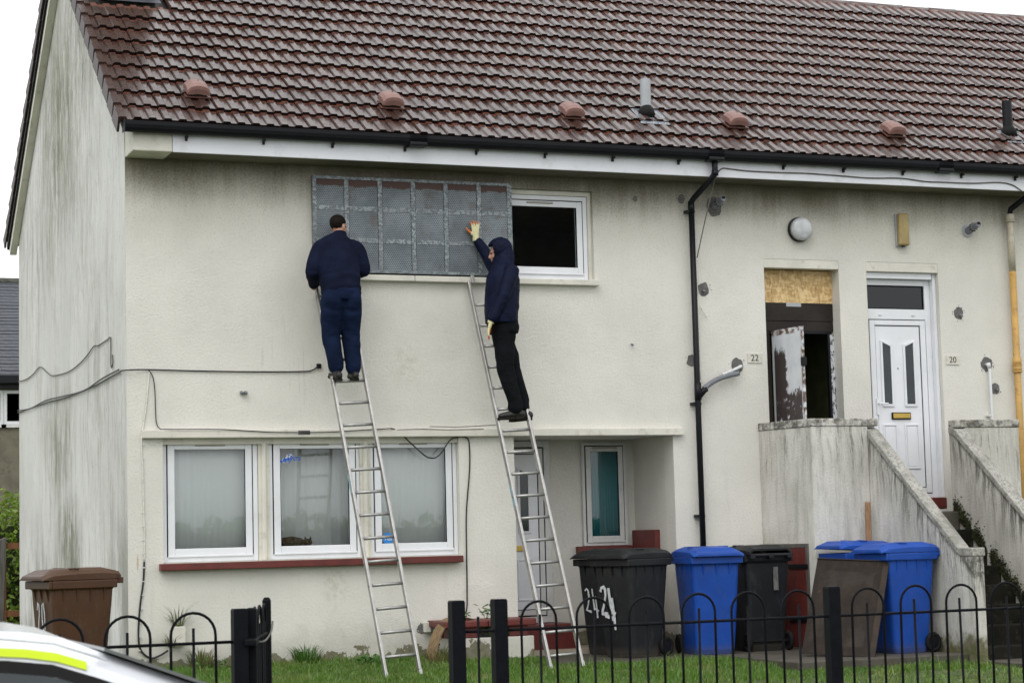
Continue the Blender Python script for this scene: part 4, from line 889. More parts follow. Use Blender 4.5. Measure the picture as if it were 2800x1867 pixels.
for (x, v, h, mt, lbl) in ((6.155, .92, .40, 'lgrey', 'light grey soil vent pipe standing on the roof'), (11.22, .97, .40, 'black', 'black soil vent pipe at the right edge of the roof')):
    t = thing('vent_pipe', lbl, 'vent pipe', rp(x, v, .03), group='soil vent pipes through the roof')
    MB().loft([(0, 0, -.05), (0, 0, h)], .062, 18).loft([(0, 0, h), (0, 0, h+.001)], [.062, .05], 18).build('pipe', M[mt], t, smooth=False)
    MB().loft([(0, 0, -.05), (0, -.01, .03), (0, 0, .07)], [.12, .09, .066], 18).build('boot', M['rubber'], t, smooth=True)
    fl_ = MB(); fl_.hexa([(-.16, -.20, -.155), (.20, -.20, -.155), (.20, .14, .09), (-.16, .14, .09)], [(-.16, -.20, -.143), (.20, -.20, -.143), (.20, .14, .102), (-.16, .14, .102)]); fl_.build('lead_flashing', M['lead'], t, bevel=.004)
    for k in range(5): MB().ell((-.14+k*.075, -.22, -.165), (.05, .035, .012), Matrix.Rotation(PIT, 3, 'X'), 8, 5).build('lead_fold', M['lead'], t, smooth=True)

# ------------------------------------------------------------------ galvanised security screen held over the window
t = thing('security_screen', 'perforated galvanised steel screen being fixed over the upper window', 'metal panel')
px0, px1, pz0, pz1, py = 2.0, 4.30, 4.035, 5.08, -.075
fr = frame_bars(MB(), px0, px1, pz0, pz1, py, py+.055, .042, .055, .03, .035); fr.build('frame', M['galv'], t, bevel=.003)
xc = [2.042, 2.38, 2.76, 3.14, 3.52, 3.91, 4.245]; zc = [4.065, 4.387, 4.732, 5.045]
for x in xc[1:-1]: MB().box(x-.025, x+.025, py+.004, py+.010, zc[0], zc[-1]).build('strip', M['galv'], t, bevel=.001)
for z in zc[1:-1]:
    for i in range(6): MB().box(xc[i]+(.029 if i else .001), xc[i+1]-(.029 if i < 5 else .001), py+.004, py+.010, z-.026, z+.026).build('strip', M['galv'], t, bevel=.001)
for i in range(6):
    for j in range(3):
        MB().box(xc[i]+(.0295 if i else .001), xc[i+1]-(.0295 if i < 5 else .001), py+.009, py+.012, zc[j]+(.0265 if j else .001), zc[j+1]-(.0265 if j < 2 else .001)).build('mesh_panel', M['perf'], t)
# ------------------------------------------------------------------ external stair
S = thing('external_stair', 'rendered outside stair with sloping parapet walls up to the two upper doors', 'stair')
FX = lambda y: 7.34 - .16*y/.93      # the left flank splays a little
ZT = 2.395
lw = MB(); lw.prism([(FX(0), -.003, -.45), (FX(-.93), -.93, -.45), (8.235, -.93, -.45), (8.235, -.80, -.45), (FX(-.80)+.13, -.80, -.45), (FX(0)+.13, -.003, -.45)], (0, 0, ZT-.09+.45))
lw.build('landing_wall', M['stair'], S, bevel=.01)
lc_ = MB(); e = .01; lc_.prism([(FX(0)-e, -.003, ZT-.0895), (FX(-.93)-e, -.93-e, ZT-.0895), (8.37, -.93-e, ZT-.0895), (8.37, -.80+e, ZT-.0895), (FX(-.80)+.13+e, -.80+e, ZT-.0895), (FX(0)+.13+e, -.003, ZT-.0895)], (0, 0, .0895)); lc_.build('coping', M['stairtop'], S, bevel=.012)
rw = MB(); rw.prism([(9.535, -.93, -.45), (10.28, -.93, -.45), (10.28, -.003, -.45), (10.15, -.003, -.45), (10.15, -.80, -.45), (9.535, -.80, -.45)], (0, 0, ZT-.02-.09+.45)); rw.build('landing_wall', M['stair'], S, bevel=.01)
rc = MB(); rc.prism([(9.40, -.94, ZT-.1095), (10.29, -.94, ZT-.1095), (10.29, -.003, ZT-.1095), (10.14, -.003, ZT-.1095), (10.14, -.79, ZT-.1095), (9.40, -.79, ZT-.1095)], (0, 0, .0895)); rc.build('coping', M['stairtop'], S, bevel=.012)
MB().box(FX(-.93)+.14, 10.14, -.795, -.004, 1.18, 1.325).build('landing', M['conc'], S)
for (x0, x1, mt) in ((8.237, 8.365, 'stairlow'), (9.40, 9.533, 'stairlow')):
    zt, zb, ye, yf = 2.27, .92, -2.64, -2.90
    MB().prism([(x0, -.801, -.5), (x0, -.801, zt+.0), (x0, -.93, zt-.07), (x0, ye, zb-.07), (x0, yf, zb-.07), (x0, yf, -.5)], (x1-x0, 0, 0)).build('stair_wall', M[mt], S, bevel=.01)
    cx0, cx1 = x0-.012, x1+.012
    MB().prism([(cx0, -.80, zt+.035), (cx0, -.93, zt), (cx0, ye, zb), (cx0, ye, zb-.08), (cx0, -.93, zt-.09), (cx0, -.80, zt-.045)], (cx1-cx0, 0, 0)).build('coping', M['coping'], S, bevel=.012)
    MB().box(cx0, cx1, yf-.012, ye-.002, zb-.085, zb+.004).build('coping', M['coping'], S, bevel=.012)
zs = 1.32; 
for k in range(8):
    y1 = -.80-.0 if k == 0 else -.95-.254*(k-1)
    y0 = -.95-.254*k
    MB().box(8.367, 9.398, y0, y1 if k == 0 else y1+.03, -.5, zs-.205*k).build('step', M['step'] if k else M['conc'], S, bevel=.012)
# moss lining the foot of the far stair wall
rr = np.random.default_rng(3); n = 9000
yy = -.86-1.95*rr.random(n); zz = 1.27-.81*(np.abs(yy)-.95)+np.abs(rr.normal(0, .085, n))-.05+.05*np.array([mnoise.noise((q*5, 0, 0)) for q in yy])
keepm = np.array([mnoise.noise((q*7, z_*7, 1)) > -.28 for q, z_ in zip(yy, zz)]); yy, zz = yy[keepm], zz[keepm]; n = len(yy)
c0 = np.stack([9.398-.022*rr.random(n), yy, zz], 1); d = rr.normal(size=(n, 3)); d /= np.linalg.norm(d, axis=1)[:, None]; e = np.cross(d, rr.normal(size=(n, 3))); e /= np.linalg.norm(e, axis=1)[:, None]; sz_ = .014*rr.uniform(.5, 1.3, n)[:, None]
v = np.stack([c0-d*sz_, c0+e*sz_*.6, c0+d*sz_, c0-e*sz_*.6], 1).reshape(-1, 3); me = bpy.data.meshes.new('moss'); me.from_pydata([tuple(q) for q in v], [], [(4*i, 4*i+1, 4*i+2, 4*i+3) for i in range(n)]); me.materials.append(M['moss'])
tag(link('moss', me, S), kind='stuff')
# cupboard door in the left flank
cd = thing('stair_cupboard', 'red timber cupboard door set in the flank of the stair', 'cupboard', (FX(-.03), -.03, 0), math.atan2(-.93, .16))
zb_, zt_ = -.18, 1.0
frame_bars(MB(), .0, .80, zb_, zt_, -.02, -.002, .03, .045, .02, .045).build('frame', M['greywood'], cd, bevel=.003)
for k in range(4): MB().box(.053+k*.176, .053+k*.176+.172, -.016, -.003, zb_+.022, zt_-.047).build('plank', M['red'], cd, bevel=.004)
for z in (.12, .72): MB().box(.45, .80, -.03, -.021, z, z+.05).build('hinge', M['black'], cd, bevel=.003)

# ------------------------------------------------------------------ red bench-topped planter, board, boxes
t = thing('planter', 'low rendered planter with red painted coping slab beside the porch', 'planter')
MB().box(3.34, 4.262, -.50, -.003, -.45, .10).build('plinth', M['wall'], t, bevel=.01)
for (x0, x1, y0, y1) in ((3.30, 3.62, -.49, -.30), (3.98, 4.20, -.49, -.30), (3.30, 3.5, -.25, -.02), (4.02, 4.24, -.25, -.02)): MB().box(x0, x1, y0, y1, .102, .212).build('block', M['red'], t, bevel=.01)
MB().box(3.22, 3.72, -.55, -.005, .214, .285).build('coping_slab', M['red'], t, bevel=.014); MB().box(3.724, 4.275, -.55, -.005, .214, .287).build('coping_slab', M['red'], t, bevel=.014)
t = thing('fallen_sheet', 'strip of old brown flooring drooping off the planter to the grass', 'floor covering')
pts = smoothpath([(3.62, -.30, .295), (3.46, -.36, .325), (3.31, -.42, .305), (3.20, -.47, .22), (3.12, -.51, .08), (3.07, -.54, -.06), (3.04, -.56, -.18)], 6)
sh = MB()
for i in range(len(pts)-1):
    a, b = pts[i], pts[i+1]; w = .06+.03*min(1, i/10); wv = Vector((-.25, .97, 0))*w; n = (b-a).cross(wv).normalized()*.008
    sh.hexa([a-wv, b-wv, b+wv, a+wv], [a-wv+n, b-wv+n, b+wv+n, a+wv+n])
sh.build('sheet', M['plank'], t)
t = thing('meter_box', 'small cream cable box on the wall left of the planter', 'cable box')
MB().box(3.17, 3.25, -.07, -.002, .16, .27).build('box', M['cream'], t, bevel=.01); MB().box(3.252, 3.33, -.06, -.002, .17, .27).build('cover', M['lgrey'], t, bevel=.01); ragged(3.16, .2, .05, seed=33).build('mortar', M['mortar'], t)
cable('short black cable looping below the cable box', [[(3.32, -.05, .19), (3.36, -.06, .10), (3.35, -.06, .04), (3.30, -.06, .02), (3.25, -.06, .07)]], .009, 'cable')

def blades(n, cx, cy, cz, spread, h, lean, width=.006, seed=0, droop=.5):
    rr = random.Random(seed); vs, fs, tn = [], [], []
    for k in range(n):
        a = rr.uniform(0, 6.28); r0 = spread*math.sqrt(rr.random()); x, y = cx+r0*math.cos(a), cy+r0*math.sin(a)*.7
        hh = h*rr.uniform(.5, 1.1); l = lean*rr.uniform(.2, 1.2); dx, dy = math.cos(a)*l, math.sin(a)*l; w = width*rr.uniform(.7, 1.3); sx, sy = -math.sin(a)*w, math.cos(a)*w
        o = len(vs); q = rr.random()
        P = [(x, y, cz), (x+dx*.35, y+dy*.35, cz+hh*.6), (x+dx, y+dy, cz+hh*(1-droop*.3*l/max(lean, 1e-6)))]
        vs += [(P[0][0]-sx, P[0][1]-sy, P[0][2]), (P[0][0]+sx, P[0][1]+sy, P[0][2]), (P[1][0]-sx*.8, P[1][1]-sy*.8, P[1][2]), (P[1][0]+sx*.8, P[1][1]+sy*.8, P[1][2]), P[2]]
        fs += [(o, o+1, o+3, o+2), (o+2, o+3, o+4)]; tn += [q]*5
    return vs, fs, tn
def blade_obj(name, data, mat, parent=None):
    me = bpy.data.meshes.new(name); me.from_pydata(data[0], [], data[1]); me.materials.append(mat); fattr(me, 'tone', data[2]); return link(name, me, parent)
t = thing('wall_planter', 'white box planter on the wall with spiky grass growing out', 'plant pot')
MB().box(.43, .57, -.10, -.002, .13, .33).build('pot', M['cream'], t, bevel=.008)
o = blade_obj('spiky_leaves', blades(46, .50, -.05, .30, .04, .30, .22, .004, 5, .2), M['drygrass'], t)
o = blade_obj('trailing_leaves', blades(30, .43, -.06, .12, .05, .16, .20, .004, 6, .2), M['drygrass'], t)
for (x, y, lbl, n, h, sd_) in ((1.83, -.14, 'bright tussock of long grass at the wall foot under the middle window', 130, .24, 11), (.72, -.12, 'straggly dry grass under the white wall planter', 130, .24, 12), (3.15, -.62, 'long grass clump beside the drooping brown sheet', 90, .22, 13), (2.45, -.35, 'low weedy clump by the foot of the left ladder', 70, .13, 14), (1.22, -.12, 'small grass clump at the wall foot left of the gate', 50, .14, 15)):
    t = tag(blade_obj('grass_tuft', blades(n, x, y, gz(x, y)-.01, .13, h, .16, .006, sd_), M['drygrass'] if sd_ in (12, 13) else M['leaf']), lbl, 'grass tuft')
def weed(cx, cy, cz, lbl, seed, n=16, s=.05, spread=.07, h=.12):
    rr = random.Random(seed); t = thing('weed', lbl, 'weed'); vs, fs, tn = [], [], []
    st = MB()
    for k in range(4): st.loft([(cx, cy, cz), (cx+rr.uniform(-1, 1)*spread, cy+rr.uniform(-1, 1)*spread*.6, cz+h*rr.uniform(.6, 1))], .003, 5)
    st.build('stem', M['leaf'], t)
    fattr(kids(t)[0].data, 'tone', [.3]*len(kids(t)[0].data.vertices))
    for k in range(n):
        c0 = Vector((cx+rr.gauss(0, spread*.55), cy+rr.gauss(0, spread*.35), cz+h*rr.uniform(.3, 1.1))); a = rr.uniform(0, 6.28); d = Vector((math.cos(a), math.sin(a), rr.uniform(-.1, .7))).normalized(); sd2 = d.cross(Vector((0, 0, 1))).normalized()
        L = s*rr.uniform(.7, 1.3); o = len(vs); tn += [rr.random()*.9]*6
        vs += [c0, c0+d*L*.4+sd2*L*.3, c0+d*L, c0+d*L*.4-sd2*L*.3, c0+d*L*.45+Vector((0, 0, .012)), c0+d*L*.1]
        fs += [(0+o, 1+o, 4+o), (1+o, 2+o, 4+o), (2+o, 3+o, 4+o), (3+o, 0+o, 4+o)]
    blade_obj('leaves', ([tuple(v) for v in vs], fs, tn), M['leaf'], t)
weed(3.56, -.30, .28, 'small green weed on the planter slab, the left one', 1, 14, .05, .05, .10); weed(3.80, -.28, .28, 'larger green weed sprouting on the planter slab', 2, 26, .06, .09, .14)
weed(3.80, -.44, .08, 'green weeds filling the gap under the planter slab', 4, 40, .06, .12, .12); weed(2.35, -.55, gz(0, -.55), 'broad leaved weed in the grass near the left ladder', 5, 26, .06, .14, .09)
weed(.85, -.25, gz(0, -.2), 'dark weeds under the white wall planter', 7, 36, .05, .22, .10)

# ------------------------------------------------------------------ timber post, brown panel
t = thing('timber_post', 'thin timber post leaning on the stair wall behind the blue bins', 'post')
MB().hexa([(7.92, -1.30, -.17), (7.975, -1.30, -.17), (7.975, -1.26, -.17), (7.92, -1.26, -.17)], [(8.12, -1.03, 1.44), (8.175, -1.03, 1.44), (8.175, -.99, 1.45), (8.12, -.99, 1.45)]).build('post', M['wood'], t, bevel=.003)
pA, pB, pC = Vector((6.70, -1.95, -.135)), Vector((7.18, -2.52, -.175)), Vector((7.06, -1.67, .842))
ux = (pB-pA).normalized(); uz0 = (pC-pA); uz = (uz0-ux*uz0.dot(ux)).normalized(); un = ux.cross(uz)
t = tag(bpy.data.objects.new('old_screen', None), 'brown perforated steel screen leaning against the blue bins', 'metal panel'); COL.objects.link(t)
t.matrix_world = Matrix(((ux.x, un.x, uz.x, pA.x), (ux.y, un.y, uz.y, pA.y), (ux.z, un.z, uz.z, pA.z), (0, 0, 0, 1)))
w_, h_ = .735, 1.07
MB().box(0, w_, .0, .006, 0, h_).build('sheet', M['perfbrown'], t); MB().box(w_+.0005, w_+.065, -.004, .02, -.01, h_).build('folded_edge', M['perfbrownrim'], t, bevel=.004)
MB().box(0, w_, -.004, .02, h_+.0005, h_+.012).build('top_edge', M['perfbrownrim'], t, bevel=.003); MB().box(w_-.004, w_+.001, -.008, -.001, .02, h_-.02).build('weld_line', M['galv'], t)

# ------------------------------------------------------------------ wheelie bins
def wheelie(lbl, mat, loc, rz, open_=0., lidmat=None):
    """local: front faces -y, hinge and wheels at +y; about 0.58 wide, 0.72 deep, 1.06 high"""
    t = thing('wheelie_bin', lbl, 'wheelie bin', loc, rz, 'wheelie bins standing outside the houses'); t.scale = (1, 1, 1.07)
    b = MB(); rows = [(.0, .215, -.21, .20), (.05, .225, -.225, .22), (.30, .24, -.25, .245), (.80, .268, -.29, .29), (.90, .272, -.296, .296), (.93, .285, -.325, .32), (.985, .287, -.327, .322)]
    vs = []
    for z, hw, y0, y1 in rows:
        r = .05
        for cx, cy, a0 in ((hw-r, y1-r, 0), (-hw+r, y1-r, 90), (-hw+r, y0+r, 180), (hw-r, y0+r, 270)):
            for k in range(5): a = rad(a0+k*22.5); vs.append((cx+r*math.cos(a), cy+r*math.sin(a), z))
    n = 20; fs = [(i*n+k, i*n+(k+1) % n, (i+1)*n+(k+1) % n, (i+1)*n+k) for i in range(len(rows)-1) for k in range(n)]+[tuple(range(n-1, -1, -1)), tuple(range((len(rows)-1)*n, len(rows)*n))]
    b.add(vs, fs); b.build('body', M[mat], t, bevel=.006)
    for k in range(3):
        x = -.15+k*.15; MB().prism([(x-.006, -.29, .80), (x-.006, -.325, .93), (x-.006, -.29, .93)], (.012, 0, 0)).build('rib', M[mat], t)
    for k in range(4):
        for sx in (-1, 1): MB().prism([(sx*.268, -.2+k*.13, .80), (sx*.287, -.2+k*.13, .93), (sx*.268, -.2+k*.13, .93)], (0, .012, 0)).build('rib', M[mat], t)
    MB().box(-.298, .298, -.34, -.31, .915, .985).box(-.298, -.272, -.309, .32, .915, .985).box(.272, .298, -.309, .32, .915, .985).build('rim', M[mat], t, bevel=.008)
    lid = MB(); L = [(-.405, .286, .0, .02), (-.40, .292, .035, .035), (-.36, .298, .045, .05), (-.30, .295, .045, .066), (-.1, .292, .045, .078), (.2, .292, .045, .082), (.31, .285, .045, .072), (.36, .26, .04, .06)]
    vs = []; 
    for (y, hw, e, tp) in L:
        for i in range(11):
            a = -1+2*i/10; inner = abs(a) < .72
            vs.append((a*hw, y+.335 if False else y, (tp+(.018 if inner and -.33 < y < .25 else 0))-(.03 if abs(a) > .95 else 0)))
    nn = len(vs); lo = [(x, y, -.0 if abs(x) > .25 or y < -.38 else z-.02) for x, y, z in vs]
    n = 11; f1 = [(j*n+i, j*n+i+1, (j+1)*n+i+1, (j+1)*n+i) for j in range(len(L)-1) for i in range(n-1)]; f2 = [tuple(q+nn for q in f[::-1]) for f in f1]
    bd_ = [i for i in range(n)]+[j*n+n-1 for j in range(1, len(L))]+[(len(L)-1)*n+i for i in range(n-2, -1, -1)]+[j*n for j in range(len(L)-2, 0, -1)]
    f3 = [(bd_[i], bd_[(i+1) % len(bd_)], bd_[(i+1) % len(bd_)]+nn, bd_[i]+nn) for i in range(len(bd_))]
    vs = [(x, y-.335, z) for x, y, z in vs+lo]      # pivot at the hinge
    lid.add(vs, f1+f2+f3)
    lo_ = lid.build('lid', M[mat+'_lid'], t, smooth=False, bevel=.007, loc=(0, .345, .99), rot=(-open_, 0, 0))
    for sx in (-1, 1):
        hnd = frame_bars(MB(), 0, 1, 0, 1, 0, 1, .1) if False else MB().loft(smoothpath([(sx*.17-.05, -.37, .092), (sx*.17-.05, -.44, .094), (sx*.17+.05, -.44, .094), (sx*.17+.05, -.37, .092)], 3), .008, 6)
        hnd.build('lid_grip', M[mat], lo_, smooth=True)
    MB().loft([(-.25, .375, .985), (.25, .375, .985)], .017, 10).box(-.26, -.20, .30, .395, .95, 1.0).box(.20, .26, .30, .395, .95, 1.0).box(-.03, .03, .30, .395, .95, 1.0).build('handle', M[mat], t, bevel=.006)
    MB().loft([(-.27, .235, .10), (.27, .235, .10)], .012, 8).build('axle', M['rubber'], t)
    for sx in (-1, 1):
        wh = MB().torus((sx*.255, .245, .10), (1, 0, 0), .076, .025, 20, 8).build('wheel', M['rubber'], t, smooth=True)
        MB().disc((sx*.255-.018, .245, .10), (1, 0, 0), .062, .036, 16).disc((sx*.255-.026, .245, .10), (1, 0, 0), .022, .052, 12).build('hub', M['black'], wh)
    return t
B_front = wheelie('near black wheelie bin by the porch with bold white 24', 'blackbin', (5.34, -.70, -.165), rad(-70))
B_back = wheelie('rear black wheelie bin tucked into the porch with thin white 24', 'blackbin', (5.43, -.02, -.165), rad(-68))
B_blue = wheelie('blue wheelie bin facing the street below the black downpipe', 'bluebin', (6.2, -.80, -.165), rad(-6))
B_blk = wheelie('black wheelie bin with its wheels outward before the red cupboard', 'blackbin', (6.90, -.62, -.165), rad(180))
B_big = wheelie('near blue wheelie bin by the stair wall with its lid shut', 'bluebin', (7.84, -2.05, -.17), rad(-86))
B_open = wheelie('rear blue wheelie bin with its lid buckled ajar behind the brown screen', 'bluebin', (7.83, -1.3, -.165), rad(-90), rad(3))
B_brown = wheelie('brown wheelie bin marked 20 beside the gable wall', 'brownbin', (-.88, -1.9, -.19), rad(-77))
# hand painted numbers on the bins' fronts
def bin_digits(t, digits, w, mat, s=1., y=-.262, ox=0.):
    mb = MB()
    for pts in digits: stroke(mb, [(x*s+ox, y-.045*(z-.3)*s*0 - .078*(z-.3)-.004, z) for x, z in pts], w, (0, -1, 0), .004)
    mb.build('number', M[mat], t)
two = [(-.17, .66), (-.14, .70), (-.09, .71), (-.055, .68), (-.06, .62), (-.10, .54), (-.15, .47), (-.16, .44), (-.10, .44), (-.03, .44)]
bin_digits(B_front, [[(x-.02, z) for x, z in two], [(-.0, .70), (.01, .60), (.03, .48), (.05, .44)], [(.05, .60), (.07, .52), (.08, .40), (.09, .28)], [(.03, .46), (.09, .45), (.12, .44)], [(-.12, .42), (-.02, .41), (.10, .38)]], .034, 'paintw', .68, ox=-.06)
bin_digits(B_back, [[(-.18+.0, .66), (-.14, .68), (-.10, .66), (-.09, .60), (-.12, .52), (-.17, .46), (-.10, .45), (-.05, .44)], [(.0, .68), (.01, .58), (.03, .46)], [(.07, .60), (.08, .50), (.09, .38)], [(.02, .48), (.10, .46), (.13, .45)]], .020, 'paintw', .62, ox=-.05)
bin_digits(B_brown, [[(-.11, .74), (-.08, .80), (-.05, .78), (-.05, .72), (-.09, .62), (-.11, .56), (-.04, .56)], [(.02, .66), (.04, .78), (.08, .80), (.10, .72), (.09, .59), (.06, .54), (.03, .58), (.02, .66)]], .013, 'paintw', .8)
tp_ = MB(); tp_.box(-.12, -.06, .299, .304, .62, .86); tp_.build('torn_label', M['mortar'], B_blk, bevel=.01)

# ------------------------------------------------------------------ ladders
def ladder(lbl, top, base, w, nr, r0, hook=False, stick=.5):
    """top/base: outer edge line of the left stile; built in a local frame (x across, y off the wall side, z up along the ladder)"""
    top, base = Vector(top), Vector(base); d = (top-base); L = d.length; uz = d.normalized(); ux = Vector((1, 0, 0)); ux = (ux-uz*ux.dot(uz)).normalized(); uy = uz.cross(ux)
    t = tag(bpy.data.objects.new('ladder', None), lbl, 'ladder', 'aluminium ladders leaning on the wall'); COL.objects.link(t)
    t.matrix_world = Matrix(((ux.x, uy.x, uz.x, base.x), (ux.y, uy.y, uz.y, base.y), (ux.z, uy.z, uz.z, base.z), (0, 0, 0, 1)))
    for k, x in enumerate((0, w-.028)):
        st = MB().box(x, x+.028, -.033, .033, 0, L).build('stile', M['alu'], t, bevel=.005)
        for q in range(nr): MB().disc((x-.001 if k == 0 else x+.029, 0, r0+.25*q), (-1 if k == 0 else 1, 0, 0), .017, .004, 12).build('rung_end', M['alurung'], st)
        MB().box(x-.003, x+.031, -.037, .037, -.01, .05).build('foot', M['alurung'], st, bevel=.004)
        if k == 0: MB().box(x-.0015, x-.0002, -.03, .03, L*stick, L*stick+.23).build('sticker', M['sticker'], st)
    for q in range(nr): MB().loft([(.028, 0, r0+.25*q), (w-.028, 0, r0+.25*q)], .0165, 10).build('rung', M['alurung'], t, smooth=True)
    if hook: MB().box(.05, .085, -.03, -.005, L-.03, L+.06).box(.05, .085, -.03, .03, L+.06, L+.07).build('hook', M['alu'], t, bevel=.003)
    return t, L, uz, ux, uy
L1 = ladder('aluminium ladder under the man in navy fleece, left of the windows pair', (1.985, -.10, 3.95), (2.212, -1.62, gz(2, -1.62)), .385, 17, .21, stick=.44)
L2 = ladder('aluminium ladder under the hooded man by the porch opening', (3.735, -.10, 3.96), (3.965, -1.62, gz(4, -1.62)), .385, 17, .14, True, stick=.40)
def on_ladder(top, base, z):
    f = (z-base[2])/(top[2]-base[2]); return [base[i]+f*(top[i]-base[i]) for i in range(3)]

# ------------------------------------------------------------------ people
def fold(freq, amp, st=(1, 1, 1), seed=0., band=0.):
    def f(p):
        q = Vector((p.x*st[0], p.y*st[1], p.z*st[2]))*freq+Vector((seed, seed*.7, seed*.3))
        w = q+.6*mnoise.noise_vector(q*.6)
        return amp*(1-abs(mnoise.noise(w))*2.2)*.6 + amp*.5*mnoise.noise(w*2.3)
    return f
def head_mb(mb, c, fwd, k=1.0):
    """a head: skull, jaw, nose, brow, ears; c = centre, fwd = direction the face looks"""
    f = Vector(fwd).normalized(); u = Vector((0, 0, 1)); u = (u-f*u.dot(f)).normalized(); r = f.cross(u)
    R = Matrix((( r.x, f.x, u.x), (r.y, f.y, u.y), (r.z, f.z, u.z))); c = Vector(c)
    P = lambda x, y, z: c+R@Vector((x, y, z))*k
    mb.ell(P(0, -.012, .025), (.076*k, .094*k, .088*k), R); mb.ell(P(0, .022, -.035), (.062*k, .070*k, .080*k), R); mb.ell(P(0, .055, -.085), (.036*k, .032*k, .032*k), R)
    mb.loft([P(0, .078, .012), P(0, .098, -.012), P(0, .108, -.030), P(0, .088, -.042)], [.011*k, .013*k, .016*k, .012*k], 8, dome=True)
    mb.ell(P(0, .078, .022), (.05*k, .018*k, .012*k), R); mb.ell(P(0, .085, -.064), (.026*k, .012*k, .008*k), R); mb.ell(P(0, .083, -.076), (.022*k, .012*k, .008*k), R)
    for s in (-1, 1):
        mb.ell(P(s*.076, -.008, -.012), (.010*k, .022*k, .034*k), R); mb.ell(P(s*.038, .068, -.03), (.022*k, .022*k, .02*k), R)
    return P, R
def eyes(P, R, parent, k=1.0):
    for s in (-1, 1): MB().ell(P(s*.031, .082, .006), (.011*k, .007*k, .0055*k), R, 10, 6).build('eye', M['figure'], parent, smooth=True)
def hand_mb(mb, wrist, palm_dir, thumb_dir, nrm, curl=.2, spread=.12, k=1.0, th=1.0):
    """palm, four unequal bent fingers and a side thumb; nrm points from the back of the hand to the palm side"""
    w = Vector(wrist); d = Vector(palm_dir).normalized(); s = Vector(thumb_dir); s = (s-d*s.dot(d)).normalized(); n = Vector(nrm); n = (n-d*n.dot(d)-s*n.dot(s)).normalized()
    mb.loft([w-d*.03*k, w+d*.02*k, w+d*.06*k, w+d*.095*k], [(.028*k, .02*k), (.036*k, .019*k*th), (.043*k, .017*k*th), (.041*k, .013*k*th)], 12, side=s, dome=True)
    for i, (off, ln) in enumerate(((.032, .073), (.011, .082), (-.011, .076), (-.031, .060))):
        a = spread*(1.5-i); b0 = w+d*.09*k+s*off*k; d1 = (d+s*a*.8).normalized()
        p1 = b0+(d1*math.cos(curl*.5)+n*math.sin(curl*.5))*ln*.45*k; p2 = p1+(d1*math.cos(curl)+n*math.sin(curl))*ln*.32*k; p3 = p2+(d1*math.cos(curl*1.5)+n*math.sin(curl*1.5))*ln*.26*k
        mb.loft([b0-d*.015*k, b0, p1, p2, p3], [.0105*k*th, .0105*k*th, .0098*k*th, .009*k*th, .008*k*th], 8, dome=True)
    t0 = w+d*.025*k+s*.03*k; t1 = w+d*.055*k+s*.062*k+n*.006*k; t2 = w+d*.078*k+s*.082*k+n*.012*k; t3 = w+d*.095*k+s*.094*k+n*.014*k
    mb.loft([t0, t1, t2, t3], [.016*k, .0125*k*th, .0108*k*th, .009*k*th], 8, dome=True)
    return mb
def boot(parent, heel, toe, ankle, name='boot'):
    heel, toe, ankle = Vector(heel), Vector(toe), Vector(ankle); d = (toe-heel).normalized(); u = Vector((0, 0, 1)); L = (toe-heel).length
    sd = d.cross(u).normalized()
    mb = MB(); mb.loft([heel+u*.05, heel+d*L*.3+u*.055, heel+d*L*.6+u*.045, toe-d*.03+u*.035], [(.038, .045), (.042, .05), (.046, .038), (.042, .03)], 12, side=sd, dome=True)
    mb.loft([heel+d*L*.22+u*.05, ankle, ankle+(ankle-heel-d*L*.22).normalized()*.06], [(.045, .05), (.046, .05), (.05, .053)], 12, side=sd)
    o = blob(name, mb, [M['boot']], .009, 3, parent, fold(28, .003))
    so = MB(); up_ = d.cross(sd)
    for (a, b, w0, w1, hh) in ((-.015, .30*L, .034, .037, .030), (.31*L, L+.008, .039, .035, .022)):
        p0, p1 = heel+d*a, heel+d*b
        so.hexa([p0-sd*w0-u*.006, p1-sd*w1-u*.006, p1+sd*w1-u*.006, p0+sd*w0-u*.006], [p0-sd*w0+u*hh, p1-sd*w1+u*hh, p1+sd*w1+u*hh, p0+sd*w0+u*hh])
    so.build('sole', M['sole'], o, bevel=.008)
    return o

# --- man with his back to us on the left ladder
P1 = thing('person', 'man in navy fleece and trousers seen from behind on the left ladder', 'person', (2.15, -.5, 2.85), group='workmen on the ladders')
Pinv = Matrix.Translation((-2.15, .5, -2.85))
def to_local(o, inv):
    o.data.transform(inv); return o
rz1 = 2.848
hipc = Vector((2.135, -.60, 3.70)); chest = Vector((2.145, -.49, 4.12)); neck = Vector((2.185, -.415, 4.37)); headc = Vector((2.20, -.355, 4.485))
shL, shR = Vector((1.965, -.465, 4.225)), Vector((2.35, -.455, 4.235)); elL, elR = Vector((1.862, -.52, 3.97)), Vector((2.415, -.48, 4.01)); haL, haR = Vector((1.965, -.19, 3.86)), Vector((2.35, -.18, 3.97))
kL, kR = Vector((2.04, -.535, 3.28)), Vector((2.255, -.535, 3.28)); aL, aR = Vector((2.085, -.555, 2.965)), Vector((2.275, -.555, 2.955))
face1 = Vector((.80, .58, -.10))
b = MB(); Pf, Rf_ = head_mb(b, headc, face1, 1.0)
b.loft([neck-Vector((0, .02, .10)), neck, headc-Vector((0, 0, .05))], [.066, .060, .060], 12); b.loft([hipc-Vector((0, 0, .1)), hipc, chest, neck-Vector((0, 0, .1))], [(.11, .07), (.13, .08), (.17, .09), (.09, .08)], 14, side=(1, 0, 0), dome=True)
for s_h, e_, h_ in ((shL, elL, haL), (shR, elR, haR)): b.loft([chest+(s_h-chest)*.5, s_h, e_, h_+(e_-h_)*.15, h_], [.06, .055, .042, .032, .028], 10)
